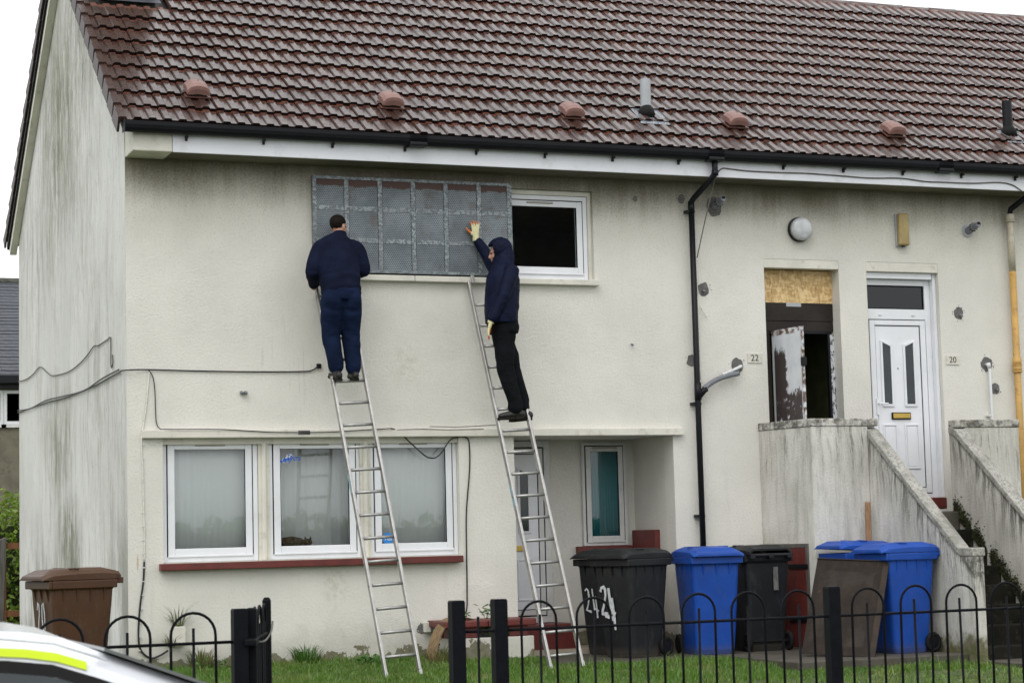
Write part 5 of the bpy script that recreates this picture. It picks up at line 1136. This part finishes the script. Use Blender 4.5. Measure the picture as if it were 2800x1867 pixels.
for hx, kk, aa in ((-.09, kL, aL), (.09, kR, aR)): b.loft([hipc+Vector((hx, 0, -.05)), kk, aa, aa-Vector((0, 0, .05))], [.085, .058, .042, .04], 10)
hand_mb(b, haL, (.35, .35, .85), (.9, 0, -.3), (0, .9, 0), .5, .08); hand_mb(b, haR, (-.2, .75, .55), (-.9, 0, .2), (0, .3, .9), .5, .08)
body = to_local(blob('body', b, [M['skin']], .0075, 2), Pinv); body.parent = P1
hb = MB(); Ph = lambda x, y, z: headc+Rf_@Vector((x, y, z))
hb.ell(Ph(0, -.018, .035), (.083, .098, .090), Rf_); 
hair = blob('hair', hb, [M['hair']], .007, 1, None, fold(60, .003))
bm = bmesh.new(); bm.from_mesh(hair.data)
def keep(v):
    q = Rf_.transposed()@(v-headc); return (q.z > .062-.25*0 and q.y < .085) or (q.y < .012 and q.z > -.075+(.09 if abs(q.x) > .06 and q.y > -.03 else 0)) or (q.z > .03 and q.y < .055 and abs(q.x) > .045)
bmesh.ops.delete(bm, geom=[v for v in bm.verts if not keep(v.co)], context='VERTS'); bm.to_mesh(hair.data); bm.free(); to_local(hair, Pinv); hair.parent = P1
eyes(lambda x, y, z: Pinv@Pf(x, y, z), Rf_, P1)
j = MB()
j.loft([(2.14, -.60, 3.725), (2.135, -.60, 3.79), (2.135, -.575, 3.90), (2.14, -.53, 4.03), (2.145, -.49, 4.15), (2.155, -.465, 4.25), (2.165, -.45, 4.315), (2.18, -.43, 4.36)], [(.208, .148), (.216, .158), (.220, .158), (.230, .154), (.240, .146), (.226, .13), (.170, .11), (.105, .09)], 22, side=(1, 0, 0))
j.loft([(2.18, -.43, 4.34), (2.187, -.42, 4.38), (2.19, -.41, 4.415)], [(.092, .085), (.080, .078), (.077, .075)], 16, side=(1, 0, 0))
for s_h, e_, h_, sg in ((shL, elL, haL, -1), (shR, elR, haR, 1)):
    pa = smoothpath([chest+Vector((sg*.10, .02, .12)), s_h, s_h+(e_-s_h)*.5+Vector((sg*.014, -.012, 0)), e_, e_+(h_-e_)*.5, h_+(e_-h_)*.12], 4); j.loft(pa, list(np.linspace(.094, .082, len(pa)//2))+list(np.linspace(.082, .055, len(pa)-len(pa)//2)), 14, dome=True); j.ell(e_, (.083, .083, .083))
jk = blob('fleece_jacket', j, [M['navyj']], .010, 9, None, lambda p: fold(4, .008, (1, 1, .8), 1.)(p)+(.004*math.sin(p.z*48+5*math.sin(p.x*5)) if 3.74 < p.z < 3.95 else 0)); to_local(jk, Pinv); jk.parent = P1
tr = MB(); tr.ell((2.137, -.585, 3.63), (.10, .13, .10)); tr.ell((2.137, -.625, 3.715), (.13, .118, .12)); tr.loft([(2.137, -.575, 3.62), (2.145, -.545, 3.36)], [(.075, .11), (.03, .07)], 12, side=(1, 0, 0), dome=True); tr.loft([(2.14, -.60, 3.80), (2.14, -.61, 3.74), (2.135, -.612, 3.66)], [(.20, .145), (.213, .155), (.205, .14)], 20, side=(1, 0, 0))
for sg, kk, aa, hp in ((-1, kL, aL, Vector((2.035, -.60, 3.62))), (1, kR, aR, Vector((2.240, -.60, 3.62)))):
    tr.ell(hp+Vector((0, -.055, .04)), (.105, .105, .14)); tr.loft([hp+Vector((0, 0, .05)), hp-Vector((sg*-.004, 0, .10)), kk+(hp-kk)*.35, kk+Vector((0, -.005, 0)), kk+(aa-kk)*.45+Vector((0, -.012, 0)), aa+Vector((0, -.005, .04)), aa+Vector((0, 0, .0))], [(.114, .122), (.112, .114), (.104, .105), (.096, .096), (.088, .09), (.080, .084), (.077, .085)], 16, side=(1, 0, 0), dome=True)
tz = blob('work_trousers', tr, [M['navyt']], .0085, 7, None, lambda p: fold(5, .010, (1, 1, 1.1), 4.)(p)+.004*mnoise.noise((p.x*11, p.y*11, p.z*9+p.x*14))); to_local(tz, Pinv); tz.parent = P1
for (hx, tx, aa) in ((2.095, 2.075, aL), (2.275, 2.29, aR)):
    o = boot(None, (hx, -.63, rz1-.025), (tx, -.39, rz1+.022), aa)
    o.parent = P1; o.data.transform(Pinv)
    for q in kids(o): q.data.transform(Pinv)

# --- hooded man on the right ladder
P2 = thing('person', 'man in hooded navy coat and work gloves reaching up from the right ladder', 'person', (4.0, -.62, 2.4), group='workmen on the ladders')
Qinv = Matrix.Translation((-4.0, .62, -2.4))
hd = Vector((3.955, -.51, 4.225)); face2 = Vector((-.90, .30, -.16))
nk = Vector((3.985, -.53, 4.08)); ch2 = Vector((3.965, -.60, 3.85)); hp2 = Vector((3.955, -.62, 3.42))
sR, eR, wR = Vector((3.975, -.39, 4.06)), Vector((3.965, -.19, 4.21)), Vector((3.845, -.118, 4.455))
sL, eL, wL = Vector((4.00, -.78, 4.00)), Vector((3.885, -.82, 3.72)), Vector((3.735, -.80, 3.435))
kA, aA = Vector((3.925, -.71, 2.95)), Vector((4.02, -.74, 2.54)); kB, aB = Vector((4.065, -.56, 2.95)), Vector((4.165, -.60, 2.56))
b = MB(); Pg, Rg = head_mb(b, hd, face2, .98)
b.loft([nk-Vector((0, 0, .08)), nk, hd-Vector((0, 0, .05))], [.06, .056, .056], 12); b.loft([hp2-Vector((0, 0, .08)), hp2, ch2, nk-Vector((0, 0, .08))], [(.08, .10), (.09, .11), (.09, .13), (.07, .08)], 14, side=(1, 0, 0), dome=True)
for a_, e_, h_ in ((sR, eR, wR), (sL, eL, wL)): b.loft([ch2+(a_-ch2)*.6, a_, e_, h_+(e_-h_)*.15, h_], [.06, .052, .04, .03, .027], 10)
for hx, kk, aa in ((Vector((-.01, -.08, -.03)), kA, aA), (Vector((.03, .07, -.03)), kB, aB)): b.loft([hp2+hx, kk, aa, aa-Vector((0, 0, .05))], [.08, .055, .042, .04], 10)
hand_mb(b, wR, (-.02, .02, 1), (-1, 0, .1), (0, 1, 0), .05, .16, .93, .75); hand_mb(b, wL, (-.28, .05, -1), (.1, .5, -.3), (.9, .4, 0), .35, .06, .93, .75)
body = blob('body', b, [M['skin']], .0072, 2); to_local(body, Qinv); body.parent = P2; eyes(lambda x, y, z: Qinv@Pg(x, y, z), Rg, P2, .98)
def gl(w, d, th_, nrm, curl, spread, name):
    g_ = MB(); hand_mb(g_, w, d, th_, nrm, curl, spread, 1.04, 1.12); d = Vector(d).normalized(); n = Vector(nrm).normalized()
    g_.loft([Vector(w)-d*.045, Vector(w)+d*.01], [.040, .036], 12)
    o = blob(name, g_, [M['knit'], M['latex']], .0042, 1, None, None, lambda c_, nn: 1 if ((c_-Vector(w)).dot(d) > .15 or (nn.dot(n) > .35 and (c_-Vector(w)).dot(d) > .02) or abs((c_-Vector(w)).dot(Vector(th_).normalized())) > .062) else 0)
    to_local(o, Qinv); o.parent = P2; return o
gl(wR, (-.02, .02, 1), (-1, 0, .1), (0, 1, 0), .05, .17, 'glove'); gl(wL, (-.28, .05, -1), (.1, .5, -.3), (.9, .4, 0), .35, .06, 'glove')
cz_ = MB()
cz_.loft([(3.925, -.63, 3.44), (3.925, -.63, 3.52), (3.935, -.62, 3.66), (3.95, -.61, 3.80), (3.965, -.60, 3.92), (3.98, -.585, 4.01), (3.985, -.56, 4.07), (3.985, -.54, 4.12)], [(.172, .205), (.180, .212), (.185, .215), (.188, .215), (.182, .205), (.155, .18), (.12, .135), (.10, .105)], 22, side=(.93, -.3, 0))
for a_, e_, h_, q in ((sR, eR, wR, .06), (sL, eL, wL, .04)): cz_.loft([ch2+(a_-ch2)*.55+Vector((0, 0, .05)), a_, a_+(e_-a_)*.5, e_, e_+(h_-e_)*.5, h_+(e_-h_).normalized()*q], [.085, .080, .076, .068, .060, .052], 14, dome=True)
cz_.loft([(3.985, -.54, 4.08), (3.975, -.53, 4.13)], [(.115, .11), (.105, .10)], 14, dome=True)
ck = blob('coat', cz_, [M['navyc']], .0095, 4, None, lambda p: fold(4.5, .009, (1, 1, .7), 9.)(p)+.003*mnoise.noise((p.x*14, p.y*14, p.z*20))); to_local(ck, Qinv); ck.parent = P2
hh = MB(); Pq = lambda x, y, z: hd+Rg@Vector((x, y, z))
hh.ell(Pq(0, -.035, .035), (.118, .128, .135), Rg); hh.loft([Pq(0, -.06, -.02), (3.995, -.545, 4.10)], [(.11, .115), (.12, .12)], 14, dome=True); hh.ell(Pq(0, -.015, .05), (.108, .125, .115), Rg)
ho = blob('hood', hh, [M['navyc']], .010, 3, None, fold(12, .007, (1, 1, 1), 3.))
bm = bmesh.new(); bm.from_mesh(ho.data)
def hk(v):
    q = Rg.transposed()@(v-hd); return not (q.y > .058 and q.z < .092 and abs(q.x) < .085 and q.z > -.16)
bmesh.ops.delete(bm, geom=[v for v in bm.verts if not hk(v.co)], context='VERTS'); bmesh.ops.solidify(bm, geom=bm.faces[:], thickness=.006); bm.to_mesh(ho.data); bm.free(); to_local(ho, Qinv); ho.parent = P2
tb = MB(); tb.loft([(3.945, -.625, 3.50), (3.945, -.62, 3.42), (3.945, -.62, 3.34)], [(.155, .185), (.165, .19), (.155, .18)], 18, side=(1, 0, 0))
for hp_, kk, aa in ((Vector((3.925, -.69, 3.34)), kA, aA), (Vector((3.975, -.55, 3.34)), kB, aB)):
    tb.loft([hp_+Vector((0, 0, .06)), hp_-Vector((0, 0, .1)), kk+(hp_-kk)*.35, kk, kk+(aa-kk)*.5, aa+Vector((-.005, 0, .05)), aa+Vector((-.01, 0, -.02))], [(.135, .110), (.120, .100), (.105, .090), (.090, .078), (.080, .074), (.078, .074), (.080, .075)], 16, side=(1, 0, 0), dome=True)
tz = blob('work_trousers', tb, [M['blackt']], .0085, 5, None, lambda p: fold(5.5, .011, (1, 1, 1.0), 14.)(p)+.004*mnoise.noise((p.x*11, p.y*11, p.z*9+p.x*14))); to_local(tz, Qinv); tz.parent = P2
for he, to_, aa in (((4.09, -.75, 2.412), (3.83, -.69, 2.405), aA), ((4.215, -.66, 2.405), (4.06, -.48, 2.395), aB)):
    o = boot(None, he, to_, aa); o.parent = P2; o.data.transform(Qinv)
    for q in kids(o): q.data.transform(Qinv)

# ------------------------------------------------------------------ behind the windows: nets, cat, stickers
def net(x0, x1, z0, z1, y, mat, lbl, wave=.02, f=16, name='net_curtain'):
    mb = MB(); n = 90; vs = []
    for k in range(n+1):
        x = x0+(x1-x0)*k/n; yy = y+wave*math.sin(k/n*f*6.28)+wave*.5*math.sin(k/n*f*2.7*6.28+1)
        vs += [(x, yy, z0), (x, yy*1+.004*math.sin(k), z1)]
    mb.add(vs, [(2*k, 2*k+2, 2*k+3, 2*k+1) for k in range(n)]); o = mb.build(name, M[mat], smooth=True); tag(o, lbl, 'curtain')
    sm_ = o.modifiers.new('t', 'SOLIDIFY'); sm_.thickness = .002; return o
net(.40, 1.38, .99, 2.26, .20, 'net', 'plain pale net curtain filling the left window', .003, 5); 
net(1.72, 2.52, .99, 2.26, .36, 'net', 'net curtain drawn part way in the middle window', .006, 3); net(1.52, 1.66, .99, 2.26, .30, 'net', 'narrow gathered net at the left of the middle window', .018, 4)
net(2.63, 3.62, .99, 2.26, .22, 'net', 'net curtain in the right window behind the round sticker', .004, 2); net(5.6, 6.1, 1.06, 2.2, PY-.015, 'teal', 'teal curtain in the narrow porch window', .0015, 3, 'curtain')
MB_ = MB().box(.3, 3.7, .52, .56, .7, 2.4); 
MB().box(.24, 3.7, .44, .46, 1.05, 2.44).build('added_backing', M['net'], H)  # added unseen pale sheet, helps brighten the net curtains
t = thing('cat', 'tabby cat lying on the sill inside the middle window', 'cat', (1.80, .2, 1.10))
cm = MB(); cm.loft([(-.16, .03, .03), (-.10, .03, .055), (0, .03, .062), (.09, .03, .055), (.13, .02, .05)], [.03, .058, .062, .05, .035], 14, side=(0, 1, 0), dome=True)
cm.ell((.165, .0, .055), (.047, .042, .04)); cm.ell((.165, -.035, .045), (.022, .018, .016)); cm.loft([(.13, .01, .05), (.16, 0, .05)], .035, 10)
for sx in (-1, 1): cm.loft([(.165+sx*.026, 0, .085), (.165+sx*.034, 0, .125)], [(.016, .008), (.003, .003)], 8)
for sx in (-1, 1): cm.loft([(.12+sx*.03, -.01, .02), (.15+sx*.03, -.05, .006), (.15+sx*.03, -.075, .004)], [.02, .014, .013], 8, dome=True)
cm.loft(smoothpath([(-.16, .03, .02), (-.19, -.02, .012), (-.12, -.06, .012), (-.04, -.06, .012)]), .012, 8, dome=True)
blob('body', cm, [M['catfur']], .006, 2, t)
for sx in (-1, 1): MB().ell((.165+sx*.018, -.036, .06), (.006, .004, .006), None, 8, 6).build('eye', M['brass'], t)
MB().box(.38, 3.62, .16, .50, .99, 1.045).build('inner_sill', M['upvcg'], H)
t = thing('fish_sticker', 'blue and white swoosh sticker reading yes on the middle window', 'sticker', (1.75, .088, 2.05))
fs_ = [(-.135, -.05), (-.10, -.015), (-.085, -.03), (-.065, .012), (-.05, -.005), (-.03, .035), (.015, .04), (.03, .01), (.0, -.005), (-.01, -.035), (-.035, -.02), (-.05, -.045), (-.075, -.035), (-.10, -.05)]
MB().prism([(x*1.08, 0, z*1.1) for x, z in fs_], (0, -.001, 0)).build('backing', M['whiteprint'], t); MB().prism([(x, -.0012, z) for x, z in fs_], (0, -.001, 0)).build('swoosh', M['blueprint'], t)
for a, b_ in (((-.05, .0), (.02, .035)), ((-.04, .03), (.01, -.0))): stroke(MB(), [(a[0], -.0024, a[1]), (b_[0], -.0024, b_[1])], .012, (0, -1, 0), .001).build('cross', M['whiteprint'], t)
text('yes', .10, (.06, -.004, .0), M['blueprint'], t, 'lettering', .35); text('yes', .102, (.0605, -.0018, -.001), M['whiteprint'], t, 'lettering_edge', .35)
t = thing('round_sticker', 'round blue sticker reading Yes in the corner of the right window', 'sticker', (2.825, .088, 1.175))
MB().disc((0, 0, 0), (0, -1, 0), .062, .001, 28).build('disc', M['roundblue'], t); text('Yes', .065, (.0, -.0025, 0), M['whiteprint'], t, 'lettering')

# ------------------------------------------------------------------ street fence and gate
FY = -11.0; FZ = .82; RZ_ = .672; GB = gz(0, FY)
def hoop_mesh(w=.222):
    r = w/2; p = [(-r, 0, GB+.06), (-r, 0, FZ-r)]+[(-r*math.cos(a), 0, FZ-r+r*math.sin(a)) for a in np.linspace(.25, math.pi-.25, 11)]+[(r, 0, FZ-r), (r, 0, GB+.06)]
    return MB().loft(p, .0072, 8, side=(0, 1, 0)).mesh('hoop', M['iron'], True)
hm = hoop_mesh(); hm2 = hoop_mesh(.20); pm = MB().loft([(0, 0, GB+.06), (0, 0, .742)], .0072, 8).mesh('picket', M['iron'], True)
def fence_run(lbl, x0, x1, posts, hoops, pickets):
    t = thing('bow_top_fence', lbl, 'fence', (0, FY, 0), group='black bow top railings along the street')
    for x in posts: MB().box(x-.036, x+.036, -.036, .036, GB-.1, .828).box(x-.034, x+.034, -.034, .034, .828, .834).build('post', M['iron'], t, bevel=.006)
    for z in (RZ_, GB+.12): MB().loft([(x0, 0, z), (x1, 0, z)], .008, 8).build('rail', M['iron'], t, smooth=True)
    for x, q in hoops: link('hoop', q, t, loc=(x+random.uniform(-.003, .003), random.uniform(-.004, .004), random.uniform(-.006, .004)), rot=(random.uniform(-.012, .012), random.uniform(-.008, .008), random.uniform(-.04, .04)))
    for x in pickets: link('picket', pm, t, loc=(x+random.uniform(-.003, .003), 0, random.uniform(-.006, .006)), rot=(random.uniform(-.008, .008), random.uniform(-.010, .010), 0))
    return t
hr = [.0479+.3085*k for k in range(6)]; hr2 = [2.033+.306*k for k in range(9)]
fence_run('right hand run of black bow top railing in front of the bins', -.45, 4.7, [-.415, -.18, 1.805, 4.72], [(x, hm2) for x in hr]+[(x, hm2) for x in hr2[:9]], [-.30]+hr+hr2)
hl = [-4.52+.0, -4.12, -3.72, -3.32, -2.94, -2.60, -2.26-.0]
hl = [-1.79-.328*k for k in range(10)]
fence_run('left hand run of black bow top railing behind the police car', -5.1, -1.56, [-1.56, -3.62, -5.1], [(x, hm) for x in hl if abs(x+3.62) > .14], [x for x in hl if abs(x+3.62) > .05])
# the gate stands open, almost edge on
t = thing('garden_gate', 'open black bow top gate standing edge on to the street', 'gate', (-1.490, FY+.03, 0), rad(90-19.5))
MB().box(-.02, .03, -.025, .025, GB+.05, .835).build('hinge_stile', M['iron'], t, bevel=.008); MB().box(.86, .91, -.022, .022, GB+.05, .85).loft([(.885, 0, .84), (.885, 0, .862)], [.024, .016], 10).build('lock_stile', M['iron'], t, bevel=.006)
for z in (RZ_, GB+.14): MB().loft([(.03, 0, z), (.86, 0, z)], .01, 8).build('rail', M['iron'], t)
for x in (.17, .44, .71): link('hoop', hm2, t, loc=(x, 0, .01))
for x in (.17, .305, .44, .575, .71): link('picket', pm, t, loc=(x, 0, 0))
MB().loft(smoothpath([(.02, -.03, .665), (.25, -.045, .66), (.55, -.05, .69), (.90, -.03, .73)]), .005, 6).build('wire_tie', M['dcable'], t, smooth=True); MB().box(-.10, .05, -.03, .03, .65, .685).build('hinge', M['iron'], t, bevel=.008)

# ------------------------------------------------------------------ police car at the kerb
t = thing('police_car', 'white police car roof with yellow stripe and dark side window', 'car', (-3.30, -14.35, -.622))
G = .62
prof = [(-3.1, .62, .62, .80), (-2.9, .95, .55, .82), (-2.3, 1.02, 1.30, .84), (-1.6, 1.03, 1.53, .86), (-.9, 1.02, 1.555, .87), (-.35, 1.01, 1.555, .87), (.0, 1.0, 1.545, .87), (.15, .995, 1.532, .87), (.25, .99, 1.512, .87), (.33, .985, 1.478, .87), (.7, .98, 1.335, .87), (1.35, .965, 1.03, .86), (1.5, .96, .965, .86), (2.1, .86, .90, .83), (2.35, .72, .74, .76)]
def carsec(x, belt, top, hw):
    tw = hw-.23*min(1, max(0, (top-belt)/.5)) if top > belt+.02 else hw-.04
    return [(x, -hw+.06, .22), (x, -hw, .40), (x, -hw, belt-.12), (x, -hw+.02, belt), (x, -tw, max(belt+.004, top-.05)), (x, -tw+.10, top), (x, 0, top+.015), (x, tw-.10, top), (x, tw, max(belt+.004, top-.05)), (x, hw-.02, belt), (x, hw, belt-.12), (x, hw, .40), (x, hw-.06, .22)]
vs = [q for p in prof for q in carsec(*p)]; n = 13
fs = [(i*n+k, i*n+k+1, (i+1)*n+k+1, (i+1)*n+k) for i in range(len(prof)-1) for k in range(n-1)]+[(i*n+n-1, i*n, (i+1)*n, (i+1)*n+n-1) for i in range(len(prof)-1)]+[tuple(range(n-1, -1, -1)), tuple(range((len(prof)-1)*n, len(prof)*n))]
cb = MB(); cb.add(vs, fs); cb.build('body', M['carwhite'], t, bevel=.012, seg=2)
def side_y(x, z, sg):     # y on the car's flank above the belt
    for i in range(len(prof)-1):
        a, b_ = prof[i], prof[i+1]
        if a[0] <= x <= b_[0]:
            f = (x-a[0])/(b_[0]-a[0]); belt, top, hw = [a[k]+f*(b_[k]-a[k]) for k in (1, 2, 3)]
            tw = hw-.23*min(1, max(0, (top-belt)/.5)); g = min(1, max(0, (z-belt)/max(.01, top-.05-belt))); return sg*(hw-.02+(tw-hw+.02)*g)
    return 0
def top_z(x):
    for i in range(len(prof)-1):
        a, b_ = prof[i], prof[i+1]
        if a[0] <= x <= b_[0]: f = (x-a[0])/(b_[0]-a[0]); return a[2]+f*(b_[2]-a[2])
def strip(mb, x0, x1, fa, fb, sg, off, n=24, th=.004):
    xs_ = np.linspace(x0, x1, n)
    for i in range(n-1):
        q = []
        for x, f in ((xs_[i], fa), (xs_[i+1], fa), (xs_[i+1], fb), (xs_[i], fb)):
            z = f(x); q.append((x, side_y(x, z, sg)+sg*off, z))
        mb.prism(q, (0, sg*th, 0))
    return mb
for sg in (-1, 1):
    sf = 'left' if sg > 0 else 'right'
    strip(MB(), -1.7, .30, lambda x: top_z(x)-.068, lambda x: top_z(x)-.044, sg, .004).build('yellow_stripe', M['hivis'], t)
    strip(MB(), -2.0, .98, lambda x: max(1.0, top_z(x)-.112), lambda x: max(1.005, top_z(x)-.078), sg, .003).build('window_trim', M['rubber'], t)
    strip(MB(), -2.0, .95, lambda x: 1.02, lambda x: max(1.021, top_z(x)-.113), sg, .002).build('side_window', M['carglass'], t)
    MB().box(-.56, -.50, sg*.70-.02, sg*.70+.02, 1.03, 1.42).build('door_pillar', M['rubber'], t)
    rl = [(x, sg*(abs(side_y(x, top_z(x)-.05, 1))-.015), top_z(x)-.018) for x in np.linspace(-1.9, .36, 16)]
    MB().loft(rl, list(np.linspace(.011, .004, len(rl))), 8).build('roof_rail', M['carwhite'], t, smooth=True)
    for wx in (-2.05, 1.45):
        w = MB().torus((wx, sg*.78, .31), (0, 1, 0), .235, .085, 28, 10).build('wheel', M['rubber'], t, smooth=True); MB().disc((wx, sg*.80-.02, .31), (0, 1, 0), .19, .04, 20).build('rim', M['chrome'], w)
    MB().box(2.14, 2.30, sg*.62-.13, sg*.62+.13, .66, .80).build('headlight', M['lampglass'], t, bevel=.03)
    MB().box(1.0, 1.16, sg*.98-.09, sg*.98+.09, 1.0, 1.12).build('mirror', M['carwhite'], t, bevel=.03)
ws = MB()
for i in range(9):
    a, b_ = .36+i*(.97/9), .36+(i+1)*(.97/9)
    ws.hexa([(a, -.60-.20*(i/9), top_z(a)+.006), (b_, -.60-.2*((i+1)/9), top_z(b_)+.006), (b_, .60+.2*((i+1)/9), top_z(b_)+.006), (a, .6+.2*(i/9), top_z(a)+.006)], [(a, -.60-.20*(i/9), top_z(a)+.016), (b_, -.60-.2*((i+1)/9), top_z(b_)+.016), (b_, .60+.2*((i+1)/9), top_z(b_)+.016), (a, .6+.2*(i/9), top_z(a)+.016)])
ws.build('windscreen', M['screenedge'], t)
MB().box(-1.0, -.6, -.5, .5, 1.60, 1.70).build('light_bar', M['blueprint'], t, bevel=.03)
t.rotation_euler = (0, 0, 0)

# ------------------------------------------------------------------ beyond the gable: neighbour, hedge, timber fence
N = thing('neighbour_house', 'distant house with dark slate roof beyond the gable', 'house', (0, 45, 0))
MB().box(-8, 14, 0, 9, -1, 6.75).build('wall', M['nbwall'], N)
rf = MB().prism([(-8.3, -.35, 6.55), (-8.3, 4.6, 10.25), (-8.3, 9.5, 6.55)], (22.6, 0, 0)).build('roof', M['slate'], N)
nrow = 30
sl = MB().box(0, 3.75, -.0, .19, .0, .018).mesh('slate_course', M['slate'])
for r in range(nrow):
    f = r/nrow; y = -.42+4.98*f; z = 6.55+3.70*f+.02
    for k in range(2):
        x = .9+k*3.76-(.15 if r % 2 else 0)
        o = link('slate_course', sl, rf, loc=(x, y, z+random.uniform(-.006, .006)), rot=(math.atan2(3.7, 4.95)-.06, 0, 0))
MB().loft([(-8.2, 4.6, 10.26), (14.2, 4.6, 10.26)], .14, 10).build('ridge', M['stack'], rf)
MB().box(-8.2, 14.2, -.50, -.30, 6.38, 6.66).build('gutter', M['black'], N, bevel=.03); MB().box(-8.1, 14.1, -.29, -.002, 6.25, 6.5).build('fascia', M['black'], N)
for x in (4.3, 5.45):
    w = frame_bars(MB(), x-.72, x+.42, 5.12, 6.2, -.03, .05, .10).box(x-.16, x-.08, -.03, .05, 5.22, 6.1).build('window', M['white'], N); MB().box(x-.62, x+.32, .0, .01, 5.22, 6.1).build('pane', M['carglass'], w); MB().box(x-.8, x+.5, -.1, .0, 5.02, 5.11).build('sill', M['upvcg'], w)
def leaf_cloud(n, box, size, seed, shape=None):
    rr = np.random.default_rng(seed); c0 = np.stack([rr.uniform(box[0], box[1], n), rr.uniform(box[2], box[3], n), rr.uniform(box[4], box[5], n)], 1)
    if shape is not None: c0 = c0[[shape(*p) for p in c0]]
    n = len(c0); d = rr.normal(size=(n, 3)); d /= np.linalg.norm(d, axis=1)[:, None]; e = np.cross(d, rr.normal(size=(n, 3))); e /= np.linalg.norm(e, axis=1)[:, None]; s = size*rr.uniform(.6, 1.4, n)[:, None]
    v = np.stack([c0-d*s, c0+e*s*.5, c0+d*s, c0-e*s*.5], 1).reshape(-1, 3); return [tuple(q) for q in v], [(4*i, 4*i+1, 4*i+2, 4*i+3) for i in range(n)], np.repeat(rr.random(n)*.9, 4)
t = thing('hedge', 'overgrown green hedge behind the gable end', 'hedge', (0, 0, 0))
blade_obj('leaves', leaf_cloud(26000, (-3, 3.2, 12.6, 15, -.1, 2.6), .055, 4, lambda x, y, z: z < 2.1+.35*mnoise.noise((x*1.1, y, 2))+.2*mnoise.noise((x*4, y*2, z*2)) and mnoise.noise((x*2, y*2, z*2)) > -.35), M['hedge'], t)
st = MB(); 
for k in range(24): x = -2.9+k*.26; st.loft([(x, 13.8, -.2), (x+.05, 13.8, 1.0), (x+random.uniform(-.2, .2), 13.8+random.uniform(-.3, .3), 1.9)], [.03, .022, .008], 6)
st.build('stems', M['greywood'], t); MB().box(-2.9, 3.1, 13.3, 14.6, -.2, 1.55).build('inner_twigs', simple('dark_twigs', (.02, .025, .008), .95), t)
t = thing('timber_fence', 'brown stained timber fence left of the gable', 'fence', (0, 9.2, 0))
MB().hexa([(-.16, -.05, -.3), (-.05, -.05, -.3), (-.05, .05, -.3), (-.16, .05, -.3)], [(-.10, -.05, 1.30), (.01, -.05, 1.34), (.01, .05, 1.34), (-.10, .05, 1.30)]).build('leaning_post', M['greywood'], t, bevel=.008)
for k in range(14): x = -2.6+k*.19; MB().box(x, x+.14, -.022, .0, -.2, .98+.02*(k % 2)).build('board', M['fencewood'], t, bevel=.005)
for z in (.2, 1.17): MB().box(-2.7, .3, .002, .05, z, z+.09).build('rail', M['fencewood'], t)
# hedge on the other side of the street, met only in the window reflections
t = thing('street_hedge', 'green privet hedge across the street', 'hedge')
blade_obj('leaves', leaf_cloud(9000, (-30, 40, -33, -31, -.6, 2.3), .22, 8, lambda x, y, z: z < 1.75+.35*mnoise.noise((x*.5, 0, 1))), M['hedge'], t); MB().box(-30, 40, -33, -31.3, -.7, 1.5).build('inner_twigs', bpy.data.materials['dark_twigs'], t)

# ------------------------------------------------------------------ lawn grass
def lawn(n, x0, x1, y0, y1, h, w, seed, avoid):
    rr = np.random.default_rng(seed); x = rr.uniform(x0, x1, n); y = rr.uniform(y0, y1, n)
    k = np.ones(n, bool)
    for (a, b_, c_, d) in avoid: k &= ~((x > a) & (x < b_) & (y > c_) & (y < d))
    x, y = x[k], y[k]; n = len(x); a = np.clip(-y, 0, 99); z = -.10-.058*np.minimum(a, 3)-.034*np.maximum(0, np.minimum(a, 11)-3)-.012
    cl = np.array([mnoise.noise((p*1.7, q*2.6, 0)) for p, q in zip(x, y)]); hh = h*rr.uniform(.45, 1.15, n)*(1+.6*cl)*np.where(rr.random(n) < .05, 1.8, 1.0); th = rr.uniform(0, 6.28, n); l = hh*rr.uniform(.1, .8, n); ph = rr.uniform(0, 6.28, n)
    sx, sy = np.cos(th)*w, np.sin(th)*w; dx, dy = np.cos(ph)*l, np.sin(ph)*l
    v = np.stack([np.stack([x-sx, y-sy, z], 1), np.stack([x+sx, y+sy, z], 1), np.stack([x+dx*.4+sx*.7, y+dy*.4+sy*.7, z+hh*.6], 1), np.stack([x+dx*.4-sx*.7, y+dy*.4-sy*.7, z+hh*.6], 1), np.stack([x+dx, y+dy, z+hh*.95], 1)], 1).reshape(-1, 3)
    i = np.arange(n)*5; me = bpy.data.meshes.new('grass'); me.vertices.add(len(v)); me.vertices.foreach_set('co', v.ravel().astype(np.float32))
    loops = np.concatenate([np.stack([i, i+1, i+2, i+3], 1), np.stack([i+3, i+2, i+4, i+4], 1)], 1)
    li = np.stack([i, i+1, i+2, i+3, i+3, i+2, i+4], 1).ravel(); me.loops.add(len(li)); me.loops.foreach_set('vertex_index', li.astype(np.int32))
    ls = np.stack([np.arange(n)*7, np.arange(n)*7+4], 1).ravel(); lt = np.tile([4, 3], n); me.polygons.add(2*n); me.polygons.foreach_set('loop_start', ls.astype(np.int32)); me.polygons.foreach_set('loop_total', lt.astype(np.int32))
    me.update(calc_edges=True); me.validate(); me.materials.append(M['grass']); fattr(me, 'tone', np.repeat(np.clip(.45+.35*cl+rr.normal(0, .2, n), 0, 1)*.96, 5)); return tag(link('grass', me), kind='stuff')
AV = [(4.24, 7.36, -1.36, .2), (7.3, 8.24, -2.22, 0), (8.2, 9.6, -3.6, 0), (6.15, 8.3, -2.72, -1.3), (3.3, 4.3, -.52, 0), (9.4, 10.3, -.95, 0)]
lawn(150000, -3, 12, -3.3, -.02, .065, .0035, 1, AV)
lawn(60000, -8, 14, -10.9, -3.3, .065, .007, 2, [])
lawn(9000, -6, 0, 0, 12, .09, .008, 3, [])
